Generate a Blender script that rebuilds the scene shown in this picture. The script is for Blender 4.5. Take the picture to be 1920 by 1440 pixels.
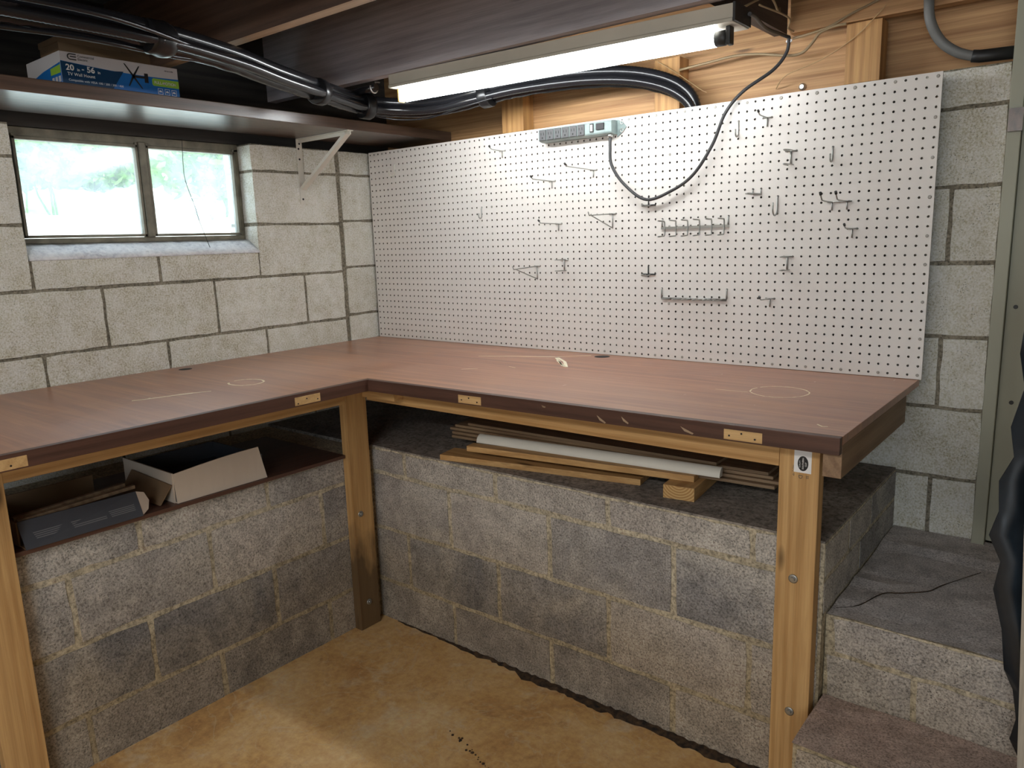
import bpy, bmesh, math, random
from mathutils import Vector, Matrix, Euler
random.seed(7)
S = 0.0254            # the place was measured in inches; z = 0 is the lowest row of pegboard holes
FZ = -37.2            # floor level in those inches
C = bpy.context.scene.collection
for o in list(bpy.data.objects): bpy.data.objects.remove(o)

def W(p): return Vector((p[0]*S, p[1]*S, (p[2]-FZ)*S))

# ------------------------------------------------------------------ camera, world, sun, lamps, exposure
cam = bpy.data.cameras.new('camera'); camo = bpy.data.objects.new('camera', cam); C.objects.link(camo)
cam.sensor_width = 36; cam.lens = 26.646; cam.clip_start = 0.02
R = [[0.7806988, 0.6241456, -0.0308483], [0.0931310, -0.1650203, -0.9818833], [-0.6179288, 0.7636822, -0.1869585]]
M = Matrix(((R[0][0], -R[1][0], -R[2][0]), (R[0][1], -R[1][1], -R[2][1]), (R[0][2], -R[1][2], -R[2][2]))).to_4x4()
M.translation = W((103.73, -91.23, 15.96)); camo.matrix_world = M
sc = bpy.context.scene; sc.camera = camo
sc.view_settings.view_transform = 'Standard'; sc.view_settings.look = 'None'
sc.view_settings.exposure = 0.3; sc.view_settings.gamma = 1
sc.view_settings.use_curve_mapping = False

w = bpy.data.worlds.new('world'); sc.world = w; w.use_nodes = True
bg = w.node_tree.nodes['Background']; bg.inputs[0].default_value = (0.72, 0.88, 1.0, 1); bg.inputs[1].default_value = 3.8
sun = bpy.data.lights.new('sun', 'SUN'); sun.energy = 9; sun.angle = 0.05; sun.color = (1, .97, .9)
so = bpy.data.objects.new('sun', sun); C.objects.link(so)
so.rotation_euler = Vector((-0.62, 0.25, -0.75)).to_track_quat('-Z', 'Y').to_euler()

TUBE = 36.0
def area(name, loc, target, sx, sy, power, col):
    l = bpy.data.lights.new(name, 'AREA'); l.shape = 'RECTANGLE'; l.size = sx*S; l.size_y = sy*S; l.energy = power; l.color = col
    o = bpy.data.objects.new(name, l); C.objects.link(o); o.location = W(loc)
    o.rotation_euler = (W(target)-W(loc)).to_track_quat('-Z', 'Y').to_euler(); return o
# the basement's other two ceiling tubes, behind and beside the photographer
area('room_lamp', (78, -118, 36), (70, -60, -30), 48, 4, 11, (1, .96, .92))
area('room_lamp', (22, -125, 36), (40, -60, -37), 48, 4, 7, (1, .93, .82))
# added cool fill light behind the camera, lifting joists and lower walls
area('added_cool_fill', (112, -164, 10), (60, -20, 12), 60, 48, 30, (.82, .92, 1))

# ------------------------------------------------------------------ materials
def nt(name):
    m = bpy.data.materials.new(name); m.use_nodes = True; t = m.node_tree; b = t.nodes['Principled BSDF']
    return m, t, b
def N(t, typ, **k):
    n = t.nodes.new(typ)
    for a, v in k.items():
        if a.startswith('i_'):
            key = a[2:]; key = int(key) if key.isdigit() else key
            n.inputs[key].default_value = v
        else: setattr(n, a, v)
    return n
def col(c): return (c[0], c[1], c[2], 1)
def hexc(r, g, b):
    f = lambda x: (x/255/12.92) if x/255 <= 0.04045 else ((x/255+0.055)/1.055)**2.4
    return (f(r), f(g), f(b))
def ramp(t, fac, stops):
    r = N(t, 'ShaderNodeValToRGB'); e = r.color_ramp.elements
    while len(e) < len(stops): e.new(0.5)
    for i, (p, c) in enumerate(stops): e[i].position = p; e[i].color = col(c) if len(c) == 3 else c
    t.links.new(fac, r.inputs[0]); return r.outputs[0]
def mix(t, fac, a, b, mode='MIX'):
    n = N(t, 'ShaderNodeMix', data_type='RGBA', blend_type=mode)
    for s, v in ((n.inputs[0], fac), (n.inputs[6], a), (n.inputs[7], b)):
        if hasattr(v, 'is_output') or isinstance(v, bpy.types.NodeSocket): t.links.new(v, s)
        else: s.default_value = v if isinstance(v, (int, float)) else col(v)
    return n.outputs[2]
def coords(t, scale=(1, 1, 1), rot=(0, 0, 0), loc=(0, 0, 0)):
    tc = N(t, 'ShaderNodeTexCoord'); mp = N(t, 'ShaderNodeMapping')
    mp.inputs['Scale'].default_value = scale; mp.inputs['Rotation'].default_value = rot; mp.inputs['Location'].default_value = loc
    t.links.new(tc.outputs['Object'], mp.inputs[0]); return mp.outputs[0]
def noise(t, vec, scale, detail=4, rough=.55, dist=0):
    n = N(t, 'ShaderNodeTexNoise'); n.inputs['Scale'].default_value = scale; n.inputs['Detail'].default_value = detail
    n.inputs['Roughness'].default_value = rough; n.inputs['Distortion'].default_value = dist
    t.links.new(vec, n.inputs['Vector']); return n.outputs[0]
def bump(t, b, h, strength, dist):
    n = N(t, 'ShaderNodeBump'); n.inputs['Strength'].default_value = strength; n.inputs['Distance'].default_value = dist
    t.links.new(h, n.inputs['Height']); t.links.new(n.outputs[0], b.inputs['Normal'])
def flat(name, c, rough=.5, metal=0, spec=None, nscale=0, namt=.12):
    m, t, b = nt(name)
    if nscale:
        v = noise(t, coords(t), nscale, 5)
        r = ramp(t, v, [(.3, tuple(x*(1-namt*2) for x in c)), (.7, tuple(min(1, x*(1+namt)) for x in c))])
        t.links.new(r, b.inputs['Base Color'])
    else: b.inputs['Base Color'].default_value = col(c)
    b.inputs['Roughness'].default_value = rough; b.inputs['Metallic'].default_value = metal
    return m

def masonry(name, ca, cb, stain, pore=.35, coarse=150, bmp=.7, island=True, wet=None):
    m, t, b = nt(name); v = coords(t)
    if island:
        g = N(t, 'ShaderNodeNewGeometry'); base = ramp(t, g.outputs['Random Per Island'], [(0, ca), (1, cb)])
    else: base = ramp(t, noise(t, v, 3, 3), [(.35, ca), (.65, cb)])
    big = noise(t, v, 3.2, 6, .62, .6)
    base = mix(t, ramp(t, big, [(.42, (0, 0, 0)), (.68, (.75, .75, .75))]), base, stain)
    mid = noise(t, v, 22, 5, .6)
    base = mix(t, .55, base, ramp(t, mid, [(.3, (.32, .32, .32)), (.7, (.72, .72, .72))]), 'OVERLAY')
    sp = noise(t, v, coarse, 3, .7)
    base = mix(t, .75, base, ramp(t, sp, [(.34, (.16, .16, .16)), (.48, (.5, .5, .5)), (.66, (.78, .78, .78))]), 'OVERLAY')
    vo = N(t, 'ShaderNodeTexVoronoi'); vo.inputs['Scale'].default_value = coarse*.8; t.links.new(v, vo.inputs['Vector'])
    gate = noise(t, v, 30, 2)
    ml = N(t, 'ShaderNodeMath', operation='MULTIPLY'); t.links.new(ramp(t, vo.outputs[0], [(.10, (1, 1, 1)), (.24, (0, 0, 0))]), ml.inputs[0])
    t.links.new(ramp(t, gate, [(.45, (0, 0, 0)), (.6, (1, 1, 1))]), ml.inputs[1])
    pm = N(t, 'ShaderNodeMath', operation='MULTIPLY'); t.links.new(ml.outputs[0], pm.inputs[0]); pm.inputs[1].default_value = pore
    base = mix(t, pm.outputs[0], base, tuple(x*.25 for x in ca))
    if wet:      # a ragged tide mark of damp that has soaked up from the slab
        sep = N(t, 'ShaderNodeSeparateXYZ'); t.links.new(v, sep.inputs[0])
        a = N(t, 'ShaderNodeMath', operation='MULTIPLY_ADD'); t.links.new(big, a.inputs[0]); a.inputs[1].default_value = -wet[1]; t.links.new(sep.outputs[2], a.inputs[2])
        base = mix(t, ramp(t, a.outputs[0], [(0, (.75, .75, .75)), (wet[0], (0, 0, 0))]), base, wet[2], 'MULTIPLY')
    t.links.new(base, b.inputs['Base Color']); b.inputs['Roughness'].default_value = .93
    b.inputs['Specular IOR Level'].default_value = .25
    hm = N(t, 'ShaderNodeMath', operation='SUBTRACT'); t.links.new(sp, hm.inputs[0]); t.links.new(ml.outputs[0], hm.inputs[1])
    bump(t, b, hm.outputs[0], bmp, .004)
    return m

def wood(name, light, dark, axis='x', knots=.0, rough=.6, grain=1.0, seed=0, bands=14, gloss=0, contrast=1, damp=0):
    m, t, b = nt(name)
    al = {'x': 0, 'y': 1, 'z': 2}[axis]
    s1 = [bands]*3; s1[al] = 1.1; s2 = [320*grain]*3; s2[al] = 7
    v = coords(t, tuple(s1), loc=(seed, seed*.7, seed*1.3)); v2 = coords(t, tuple(s2), loc=(seed, 0, 0))
    n1 = noise(t, v, 1.0, 5, .6, 1.4)
    wv = N(t, 'ShaderNodeTexWave', wave_type='RINGS', rings_direction={'x': 'X', 'y': 'Y', 'z': 'Z'}[axis])
    s3 = [9]*3; s3[al] = .35
    t.links.new(coords(t, tuple(s3), loc=(seed*.3, seed*.2+.1, seed*.1)), wv.inputs['Vector']); wv.inputs['Scale'].default_value = 1.4
    wv.inputs['Distortion'].default_value = 5; wv.inputs['Detail'].default_value = 3; wv.inputs['Detail Scale'].default_value = 1.2
    base = ramp(t, n1, [(.3, dark), (.62, light)])
    base = mix(t, .35*contrast, base, ramp(t, wv.outputs[0], [(.1, dark), (.7, light)]))
    base = mix(t, .35, base, ramp(t, noise(t, v2, 1, 3, .6), [(.3, (.3, .3, .3)), (.65, (.62, .62, .62))]), 'OVERLAY')
    if knots:
        s4 = [11]*3; s4[al] = 3.2
        vo = N(t, 'ShaderNodeTexVoronoi'); t.links.new(coords(t, tuple(s4), loc=(seed*1.7, .3, seed)), vo.inputs['Vector']); vo.inputs['Scale'].default_value = 1
        k = ramp(t, vo.outputs[0], [(.05, (1, 1, 1)), (.13, (0, 0, 0))])
        km = N(t, 'ShaderNodeMath', operation='MULTIPLY'); t.links.new(k, km.inputs[0]); km.inputs[1].default_value = knots
        base = mix(t, km.outputs[0], base, tuple(x*.22 for x in dark))
    if damp:     # black mould that has crept up from the wet slab
        vd = coords(t); sep = N(t, 'ShaderNodeSeparateXYZ'); t.links.new(vd, sep.inputs[0])
        nd = noise(t, coords(t, (9, 9, 3)), 1.6, 5, .6)
        a = N(t, 'ShaderNodeMath', operation='MULTIPLY_ADD'); t.links.new(nd, a.inputs[0]); a.inputs[1].default_value = -damp; t.links.new(sep.outputs[2], a.inputs[2])
        base = mix(t, ramp(t, a.outputs[0], [(-0.0, (.8, .8, .8)), (.16, (0, 0, 0))]), base, hexc(54, 42, 30))
    t.links.new(base, b.inputs['Base Color']); b.inputs['Roughness'].default_value = rough
    if gloss: b.inputs['Coat Weight'].default_value = gloss; b.inputs['Coat Roughness'].default_value = .22
    bump(t, b, noise(t, v2, 1, 3), .25, .001)
    return m

MT = {}
MT['block_up'] = masonry('pale_cinder_block', hexc(214, 211, 197), hexc(230, 228, 217), hexc(198, 192, 177), .5, 190, .8)
MT['mortar_up'] = masonry('dark_mortar', hexc(128, 121, 105), hexc(146, 138, 122), hexc(112, 106, 92), .3, 120, .9, False)
MT['block_kn'] = masonry('grey_cinder_block', hexc(122, 121, 122), hexc(182, 173, 163), hexc(198, 192, 182), .6, 190, .8,
                         wet=(.30, .40, hexc(205, 190, 168)))
MT['mortar_kn'] = masonry('tan_mortar', hexc(178, 167, 145), hexc(190, 179, 157), hexc(162, 151, 128), .2, 110, .5, False, wet=(.30, .40, hexc(210, 196, 172)))
MT['ledge'] = masonry('dusty_ledge_concrete', hexc(120, 114, 108), hexc(138, 130, 122), hexc(148, 140, 130), .1, 90, .35, False)
MT['step'] = masonry('worn_step_concrete', hexc(178, 172, 170), hexc(190, 182, 178), hexc(166, 162, 162), .1, 240, .3, False)
MT['step_low'] = masonry('reddish_step_concrete', hexc(168, 146, 134), hexc(182, 160, 146), hexc(156, 140, 130), .1, 240, .3, False)
MT['sill'] = masonry('white_sill_mortar', hexc(228, 228, 230), hexc(238, 238, 240), hexc(206, 206, 212), .1, 60, .5, False)

def floor_mat():
    m, t, b = nt('stained_floor_concrete'); v = coords(t)
    n1 = noise(t, v, 2.2, 7, .62, .9); n2 = noise(t, v, 7, 8, .68, .5); n3 = noise(t, v, 45, 6, .7)
    c = ramp(t, n1, [(.3, hexc(164, 116, 66)), (.5, hexc(204, 162, 104)), (.7, hexc(222, 190, 140))])
    c = mix(t, ramp(t, n2, [(.54, (0, 0, 0)), (.68, (.7, .7, .7))]), c, hexc(212, 192, 158))
    c = mix(t, ramp(t, n2, [(.26, (.65, .65, .65)), (.4, (0, 0, 0))]), c, hexc(140, 94, 56))
    c = mix(t, .7, c, ramp(t, n3, [(.3, (.33, .33, .33)), (.7, (.68, .68, .68))]), 'OVERLAY')
    mu = N(t, 'ShaderNodeTexNoise', noise_type='RIDGED_MULTIFRACTAL') if False else None
    cr = noise(t, v, 4.5, 3, .5, 2.2)
    c = mix(t, ramp(t, cr, [(.485, (0, 0, 0)), (.5, (.45, .45, .45)), (.515, (0, 0, 0))]), c, hexc(208, 186, 150))
    t.links.new(c, b.inputs['Base Color']); b.inputs['Roughness'].default_value = .72
    bump(t, b, n2, .35, .008)
    return m
MT['floor'] = floor_mat()

PINE_L, PINE_D = hexc(205, 165, 110), hexc(168, 124, 72)
for ax in 'xyz':
    MT['pine_'+ax] = wood('pine_'+ax, PINE_L, PINE_D, ax, .8, .62, seed=1.3)
MT['pine_leg'] = wood('damp_pine_leg', PINE_L, PINE_D, 'z', .9, .62, seed=1.3, damp=.46)
MT['old_x'] = wood('old_rim_pine_x', hexc(200, 156, 108), hexc(158, 112, 70), 'x', .8, .6, seed=4.1, bands=60, contrast=.8)
MT['old_z'] = wood('old_rim_pine_z', hexc(200, 154, 98), hexc(156, 108, 60), 'z', .6, .6, seed=2.2)
MT['joist_x'] = wood('hazed_joist_x', hexc(186, 180, 184), hexc(152, 146, 150), 'x', .4, .65, seed=3.2)  # pale grey puts lens-flare haze into the wood colour
MT['joist_warm'] = wood('brown_joist_x', hexc(92, 70, 56), hexc(58, 42, 34), 'x', .4, .6, seed=5.2)
MT['joist_edge'] = wood('raw_joist_edge', hexc(176, 150, 122), hexc(140, 114, 88), 'x', 0, .6, seed=6.2)
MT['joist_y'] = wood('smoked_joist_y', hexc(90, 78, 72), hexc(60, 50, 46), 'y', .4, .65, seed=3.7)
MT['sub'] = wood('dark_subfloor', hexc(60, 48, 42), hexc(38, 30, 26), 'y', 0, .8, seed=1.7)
MT['shelf'] = wood('varnished_shelf', hexc(98, 76, 62), hexc(58, 42, 34), 'y', .3, .36, seed=2.9, bands=30, gloss=.4)
MT['fascia_x'] = wood('red_brown_edge_x', hexc(92, 62, 50), hexc(66, 42, 34), 'x', 0, .45, seed=2.4, gloss=.15)
MT['fascia_y'] = wood('red_brown_edge_y', hexc(92, 62, 50), hexc(66, 42, 34), 'y', 0, .45, seed=2.4, gloss=.15)
MT['end_y'] = wood('worn_end_board', hexc(150, 122, 94), hexc(112, 84, 62), 'y', .3, .6, seed=7.4)
MT['plug'] = wood('raw_plug', hexc(214, 176, 122), hexc(186, 146, 94), 'x', 0, .6, seed=8.4)
MT['dark_wood'] = wood('shade_toned_header', hexc(64, 60, 56), hexc(36, 34, 32), 'y', 0, .7, seed=9)  # near-black tone puts the shade of the shelf into the wood colour
MT['lam'] = wood('laminate_plank', hexc(150, 126, 98), hexc(110, 86, 64), 'x', 0, .5, seed=9.4)
MT['furring'] = wood('grey_furring', hexc(96, 92, 84), hexc(70, 66, 60), 'z', 0, .7, seed=5)

def bench_mat():
    m, t, b = nt('worn_red_brown_benchtop'); v = coords(t)
    vx = coords(t, (1.2, 26, 10), rot=(0, 0, .05)); n1 = noise(t, vx, 1, 6, .6, 1.2)
    c = ramp(t, n1, [(.28, hexc(128, 76, 54)), (.5, hexc(158, 102, 72)), (.72, hexc(186, 132, 92))])
    n2 = noise(t, v, 2.6, 5, .55, .8)
    c = mix(t, ramp(t, n2, [(.40, (0, 0, 0)), (.72, (.6, .6, .6))]), c, hexc(190, 152, 130))      # dusty scuffing
    n4 = noise(t, coords(t, (3, 3, 3), loc=(4, 2, 0)), 1.3, 4, .6, .4)
    c = mix(t, ramp(t, n4, [(.55, (0, 0, 0)), (.7, (.55, .55, .55))]), c, hexc(180, 122, 80))
    n3 = noise(t, coords(t, (60, 9, 10), rot=(0, 0, .7)), 1, 3, .7)
    c = mix(t, ramp(t, n3, [(.70, (0, 0, 0)), (.76, (.6, .6, .6))]), c, hexc(222, 206, 192))      # fine scratches
    t.links.new(c, b.inputs['Base Color'])
    r = ramp(t, n2, [(.35, (.34, .34, .34)), (.7, (.58, .58, .58))]); t.links.new(r, b.inputs['Roughness'])
    b.inputs['Coat Weight'].default_value = .6; b.inputs['Coat Roughness'].default_value = .34
    bump(t, b, n1, .08, .002)
    return m
MT['bench'] = bench_mat()
MT['peg'] = flat('raw_hardboard', hexc(60, 44, 32), .8); MT['hardback'] = MT['peg']
MT['peg'] = flat('white_pegboard', hexc(222, 217, 211), .42, nscale=1.4, namt=.03)
MT['zinc'] = flat('zinc_wire', (.42, .42, .40), .38, .85)
MT['steel'] = flat('bright_steel', (.66, .66, .64), .3, .9)
MT['dark_metal'] = flat('dark_metal', (.05, .05, .05), .5, .6)
MT['screw'] = flat('painted_screw', hexc(158, 154, 146), .5, .3)
MT['white_paint'] = flat('white_painted_steel', hexc(222, 218, 206), .45, nscale=8, namt=.04)
MT['fixture'] = flat('cream_fixture_enamel', hexc(188, 182, 168), .4, nscale=6, namt=.06)
MT['black_pl'] = flat('glossy_black_loom', (.012, .012, .014), .22)
MT['black_tape'] = flat('black_tape', (.008, .008, .009), .3)
MT['cord'] = flat('black_rubber_cord', (.035, .035, .037), .5)
MT['teal'] = flat('worn_teal_paint', hexc(140, 156, 154), .45, nscale=30, namt=.14)
MT['outlet'] = flat('charcoal_outlet', hexc(78, 78, 80), .5)
MT['slot'] = flat('outlet_slot', (.006, .006, .006), .6)
MT['lens'] = flat('white_lens', hexc(240, 238, 228), .3)
MT['white'] = flat('white_print', hexc(236, 236, 236), .5)
MT['tan'] = flat('tan_cable', hexc(150, 128, 96), .5)
MT['jute'] = flat('jute_string', hexc(190, 156, 112), .8)
MT['brass'] = flat('contact_brass', hexc(222, 190, 120), .4)
MT['blue'] = flat('box_blue', hexc(24, 110, 188), .4)
MT['navy'] = flat('box_navy', hexc(14, 62, 100), .4)
MT['boxwhite'] = flat('box_white', hexc(206, 204, 208), .45)
MT['lime'] = flat('box_lime', hexc(150, 196, 66), .45)
MT['ink'] = flat('print_black', (.012, .012, .014), .5)
MT['card'] = flat('brown_cardboard', hexc(128, 102, 74), .8, nscale=5, namt=.08)
MT['cardw'] = flat('white_cardboard', hexc(206, 190, 172), .7, nscale=4, namt=.04)
MT['carddark'] = flat('charcoal_cardboard', hexc(66, 68, 74), .5, nscale=6, namt=.08)
MT['greytext'] = flat('grey_small_print', hexc(112, 112, 114), .6)
MT['chalk'] = flat('chalk_line', hexc(244, 234, 206), .9)
MT['frame'] = flat('weathered_window_frame', hexc(122, 116, 100), .5, .2, nscale=20, namt=.2)
MT['doorp'] = flat('grey_green_door_paint', hexc(164, 164, 146), .55, nscale=2.5, namt=.05)
MT['tarp'] = flat('black_plastic_sheet', hexc(34, 42, 50), .28, nscale=9, namt=.3)
MT['paleboard'] = wood('pale_board', hexc(186, 176, 160), hexc(160, 150, 134), 'z', 0, .7, seed=3)
MT['conduit'] = flat('grey_plastic_conduit', hexc(128, 128, 126), .5, nscale=9, namt=.1)
MT['dirt'] = flat('damp_black_dirt', hexc(66, 48, 30), .85, nscale=60, namt=.5)
MT['bank'] = flat('sunlit_bank', hexc(224, 232, 222), .9, nscale=7, namt=.16)
MT['leaf'] = flat('green_leaf', hexc(84, 140, 30), .6, nscale=5, namt=.3)
MT['plain'] = masonry('plain_far_block', hexc(170, 164, 148), hexc(180, 174, 158), hexc(150, 144, 130), .3, 120, .5, False)
def tube_mat():
    m, t, b = nt('lit_tube_glass'); e = N(t, 'ShaderNodeEmission'); e.inputs[0].default_value = (.93, .975, 1, 1); e.inputs[1].default_value = TUBE
    t.links.new(e.outputs[0], t.nodes['Material Output'].inputs[0]); return m
MT['tube'] = tube_mat()
def pane_mat():
    m, t, b = nt('dusty_glass'); o = t.nodes['Material Output']
    tr = N(t, 'ShaderNodeBsdfTransparent'); tl = N(t, 'ShaderNodeBsdfTranslucent'); gl = N(t, 'ShaderNodeBsdfGlossy'); gl.inputs['Roughness'].default_value = .08
    tl.inputs[0].default_value = (.9, .96, 1, 1)
    v = noise(t, coords(t), 6, 5); f = ramp(t, v, [(.3, (.08, .08, .08)), (.75, (.34, .34, .34))])
    a = N(t, 'ShaderNodeMixShader'); t.links.new(f, a.inputs[0]); t.links.new(tr.outputs[0], a.inputs[1]); t.links.new(tl.outputs[0], a.inputs[2])
    c2 = N(t, 'ShaderNodeMixShader'); c2.inputs[0].default_value = .05; t.links.new(a.outputs[0], c2.inputs[1]); t.links.new(gl.outputs[0], c2.inputs[2])
    t.links.new(c2.outputs[0], o.inputs[0]); return m
MT['pane'] = pane_mat()

# ------------------------------------------------------------------ geometry helpers (inches in, metres out)
def bx(bm, x0, x1, y0, y1, z0, z1, mi=0):
    vs = [bm.verts.new(p) for p in ((x0, y0, z0), (x1, y0, z0), (x1, y1, z0), (x0, y1, z0), (x0, y0, z1), (x1, y0, z1), (x1, y1, z1), (x0, y1, z1))]
    for f in ((3, 2, 1, 0), (4, 5, 6, 7), (0, 1, 5, 4), (1, 2, 6, 5), (2, 3, 7, 6), (3, 0, 4, 7)):
        bm.faces.new([vs[i] for i in f]).material_index = mi
    return vs
def prism(bm, poly, d, mi=0):
    """poly: list of 3-D points (one flat outline); extruded by vector d"""
    a = [bm.verts.new(p) for p in poly]; b = [bm.verts.new(tuple(Vector(p)+Vector(d))) for p in poly]
    n = len(poly); fs = [bm.faces.new(a), bm.faces.new(list(reversed(b)))]
    for i in range(n): fs.append(bm.faces.new([a[i], b[i], b[(i+1) % n], a[(i+1) % n]]))
    for f in fs: f.material_index = mi
    bmesh.ops.recalc_face_normals(bm, faces=fs)
def smooth(pts, k=6):
    P = [Vector(p) for p in pts]; out = []
    for i in range(len(P)-1):
        p0 = P[max(i-1, 0)]; p1 = P[i]; p2 = P[i+1]; p3 = P[min(i+2, len(P)-1)]
        for j in range(k):
            u = j/k
            out.append(.5*((2*p1)+(-p0+p2)*u+(2*p0-5*p1+4*p2-p3)*u*u+(-p0+3*p1-3*p2+p3)*u**3))
    out.append(P[-1]); return out
def tube(bm, pts, r, n=8, caps=True, rib=0, ribn=1):
    P = [Vector(p) for p in pts]; rings = []; up = None
    for i, p in enumerate(P):
        d = (P[min(i+1, len(P)-1)]-P[max(i-1, 0)]).normalized()
        if up is None:
            up = Vector((0, 0, 1)) if abs(d.z) < .9 else Vector((1, 0, 0))
        up = (up-d*up.dot(d)).normalized(); sd = d.cross(up)
        rr = (r[i] if isinstance(r, (list, tuple)) else r)
        if rib and i % 2: rr -= rib
        rings.append([bm.verts.new(p+(up*math.cos(a)+sd*math.sin(a))*rr) for a in (2*math.pi*j/n for j in range(n))])
    for a, b in zip(rings, rings[1:]):
        for j in range(n):
            f = bm.faces.new([a[j], a[(j+1) % n], b[(j+1) % n], b[j]]); f.smooth = True
    if caps: bm.faces.new(rings[0]); bm.faces.new(list(reversed(rings[-1])))
def cyl(bm, a, b, r, n=16): tube(bm, [a, b], r, n)
def resample(pts, step):
    P = [Vector(p) for p in pts]; out = [P[0]]; acc = 0
    for a, b in zip(P, P[1:]):
        L = (b-a).length; s = step-acc
        while s <= L: out.append(a+(b-a)*(s/L)); s += step
        acc = (L-(s-step)) if L > 0 else acc
    return out
def loc_of(o):
    v = Vector(o['_in']) if '_in' in o else Vector((0, 0, FZ)); return v
def base_of(bm):
    xs = [v.co.x for v in bm.verts]; ys = [v.co.y for v in bm.verts]; zs = [v.co.z for v in bm.verts]
    return Vector(((min(xs)+max(xs))/2, (min(ys)+max(ys))/2, min(zs)))
def obj(name, bm, mats, parent=None, at=None, bevel=0, smoothall=False):
    """one mesh object from bm (inches); at = its own origin in inches"""
    bmesh.ops.recalc_face_normals(bm, faces=bm.faces)
    if at is None:
        at = loc_of(parent) if parent is not None else base_of(bm)
    at = Vector(at)
    for v in bm.verts: v.co = (v.co-at)*S
    me = bpy.data.meshes.new(name); bm.to_mesh(me); bm.free()
    for m in (mats if isinstance(mats, (list, tuple)) else [mats]): me.materials.append(m)
    if smoothall:
        for p in me.polygons: p.use_smooth = True
    o = bpy.data.objects.new(name, me); C.objects.link(o)
    if parent is not None:
        o.parent = parent; o.location = (at-loc_of(parent))*S
    else: o.location = W(at)
    o['_in'] = tuple(at)
    if bevel:
        b = o.modifiers.new('bevel', 'BEVEL'); b.width = bevel*S; b.segments = 2; b.limit_method = 'ANGLE'
    return o
def tag(o, label, cat, group=None):
    o['label'] = label; o['category'] = cat
    if group: o['group'] = group
    return o
def thing(name, label, cat, at, group=None):
    o = bpy.data.objects.new(name, None); C.objects.link(o); o.empty_display_size = .05
    o.location = W(at); o['_in'] = tuple(at); return tag(o, label, cat, group)
def struct(o): o['kind'] = 'structure'; return o
def BM(): return bmesh.new()
def box_obj(name, dims, mat, parent=None, bevel=0, at=None):
    b = BM(); bx(b, *dims); return obj(name, b, mat, parent, at, bevel)
def text(name, s, size, o, ux, uy, mat, parent, bold=.0, align='LEFT', sx=1.0, label=None):
    cu = bpy.data.curves.new('t', 'FONT'); cu.body = s; cu.size = 1; cu.align_x = align; cu.offset = bold; cu.resolution_u = 3
    ob = bpy.data.objects.new('t', cu); C.objects.link(ob)
    me = bpy.data.meshes.new_from_object(ob.evaluated_get(bpy.context.evaluated_depsgraph_get()))
    bm = BM(); bm.from_mesh(me); bpy.data.objects.remove(ob); bpy.data.curves.remove(cu); bpy.data.meshes.remove(me)
    o = Vector(o); ux = Vector(ux); uy = Vector(uy); n = ux.cross(uy)
    for v in bm.verts: v.co = o+ux*(v.co.x*size*sx)+uy*(v.co.y*size)
    g = bmesh.ops.extrude_face_region(bm, geom=bm.faces[:])
    bmesh.ops.translate(bm, verts=[e for e in g['geom'] if isinstance(e, bmesh.types.BMVert)], vec=n*.012)
    ob = obj(name, bm, mat, parent)
    if label: ob['label'] = label
    return ob

def rough_rect(u0, u1, z0, z1, j=.07, n=9):
    pts = []; r = lambda: random.uniform(-j, j)
    nu = max(2, int((u1-u0)/1.6)); nz = max(2, int((z1-z0)/1.6))
    for i in range(nu): pts.append((u0+(u1-u0)*i/nu+(r() if i else j), z0+r()))
    for i in range(nz): pts.append((u1+r(), z0+(z1-z0)*i/nz+(r() if i else j)))
    for i in range(nu): pts.append((u1-(u1-u0)*i/nu+(r() if i else -j), z1+r()))
    for i in range(nz): pts.append((u0+r(), z1-(z1-z0)*i/nz+(r() if i else -j)))
    return pts
def blocks(bm, axis, plane, rects, gap=.42, depth=1.0, j=.07):
    """CMU faces. axis 'x': wall face at x=plane looking +x, u=y; axis 'y': face at y=plane looking -y, u=x"""
    for rc in rects:
        u0, u1, z0, z1 = rc[:4]; dp = rc[4] if len(rc) > 4 else depth
        g = gap/2; off = random.uniform(-.02, .02)
        pts = rough_rect(u0+g, u1-g, z0+g, z1-g, j)
        if axis == 'x': prism(bm, [(plane+off, u, z) for u, z in pts], (-dp, 0, 0), 0)
        else: prism(bm, [(u, plane+off, z) for u, z in pts], (0, dp, 0), 0)
def course(z0, z1, js, lo, hi, depth=None):
    e = [lo]+[j for j in sorted(js) if lo+1 < j < hi-1]+[hi]
    return [(a, b, z0, z1)+((depth,) if depth else ()) for a, b in zip(e, e[1:])]

# ------------------------------------------------------------------ shell
XR, YF = 142, -168
struct(box_obj('floor', (-10, XR+8, YF-8, 12, FZ-4, FZ), MT['floor'], at=(0, 0, FZ)))
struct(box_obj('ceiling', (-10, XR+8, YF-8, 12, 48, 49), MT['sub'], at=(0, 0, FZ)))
struct(box_obj('wall_right', (XR, XR+8, YF, 11, FZ, 48), MT['plain'], at=(0, 0, FZ)))
struct(box_obj('wall_front', (-9, XR+8, YF-8, YF, FZ, 48), MT['plain'], at=(0, 0, FZ)))

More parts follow.
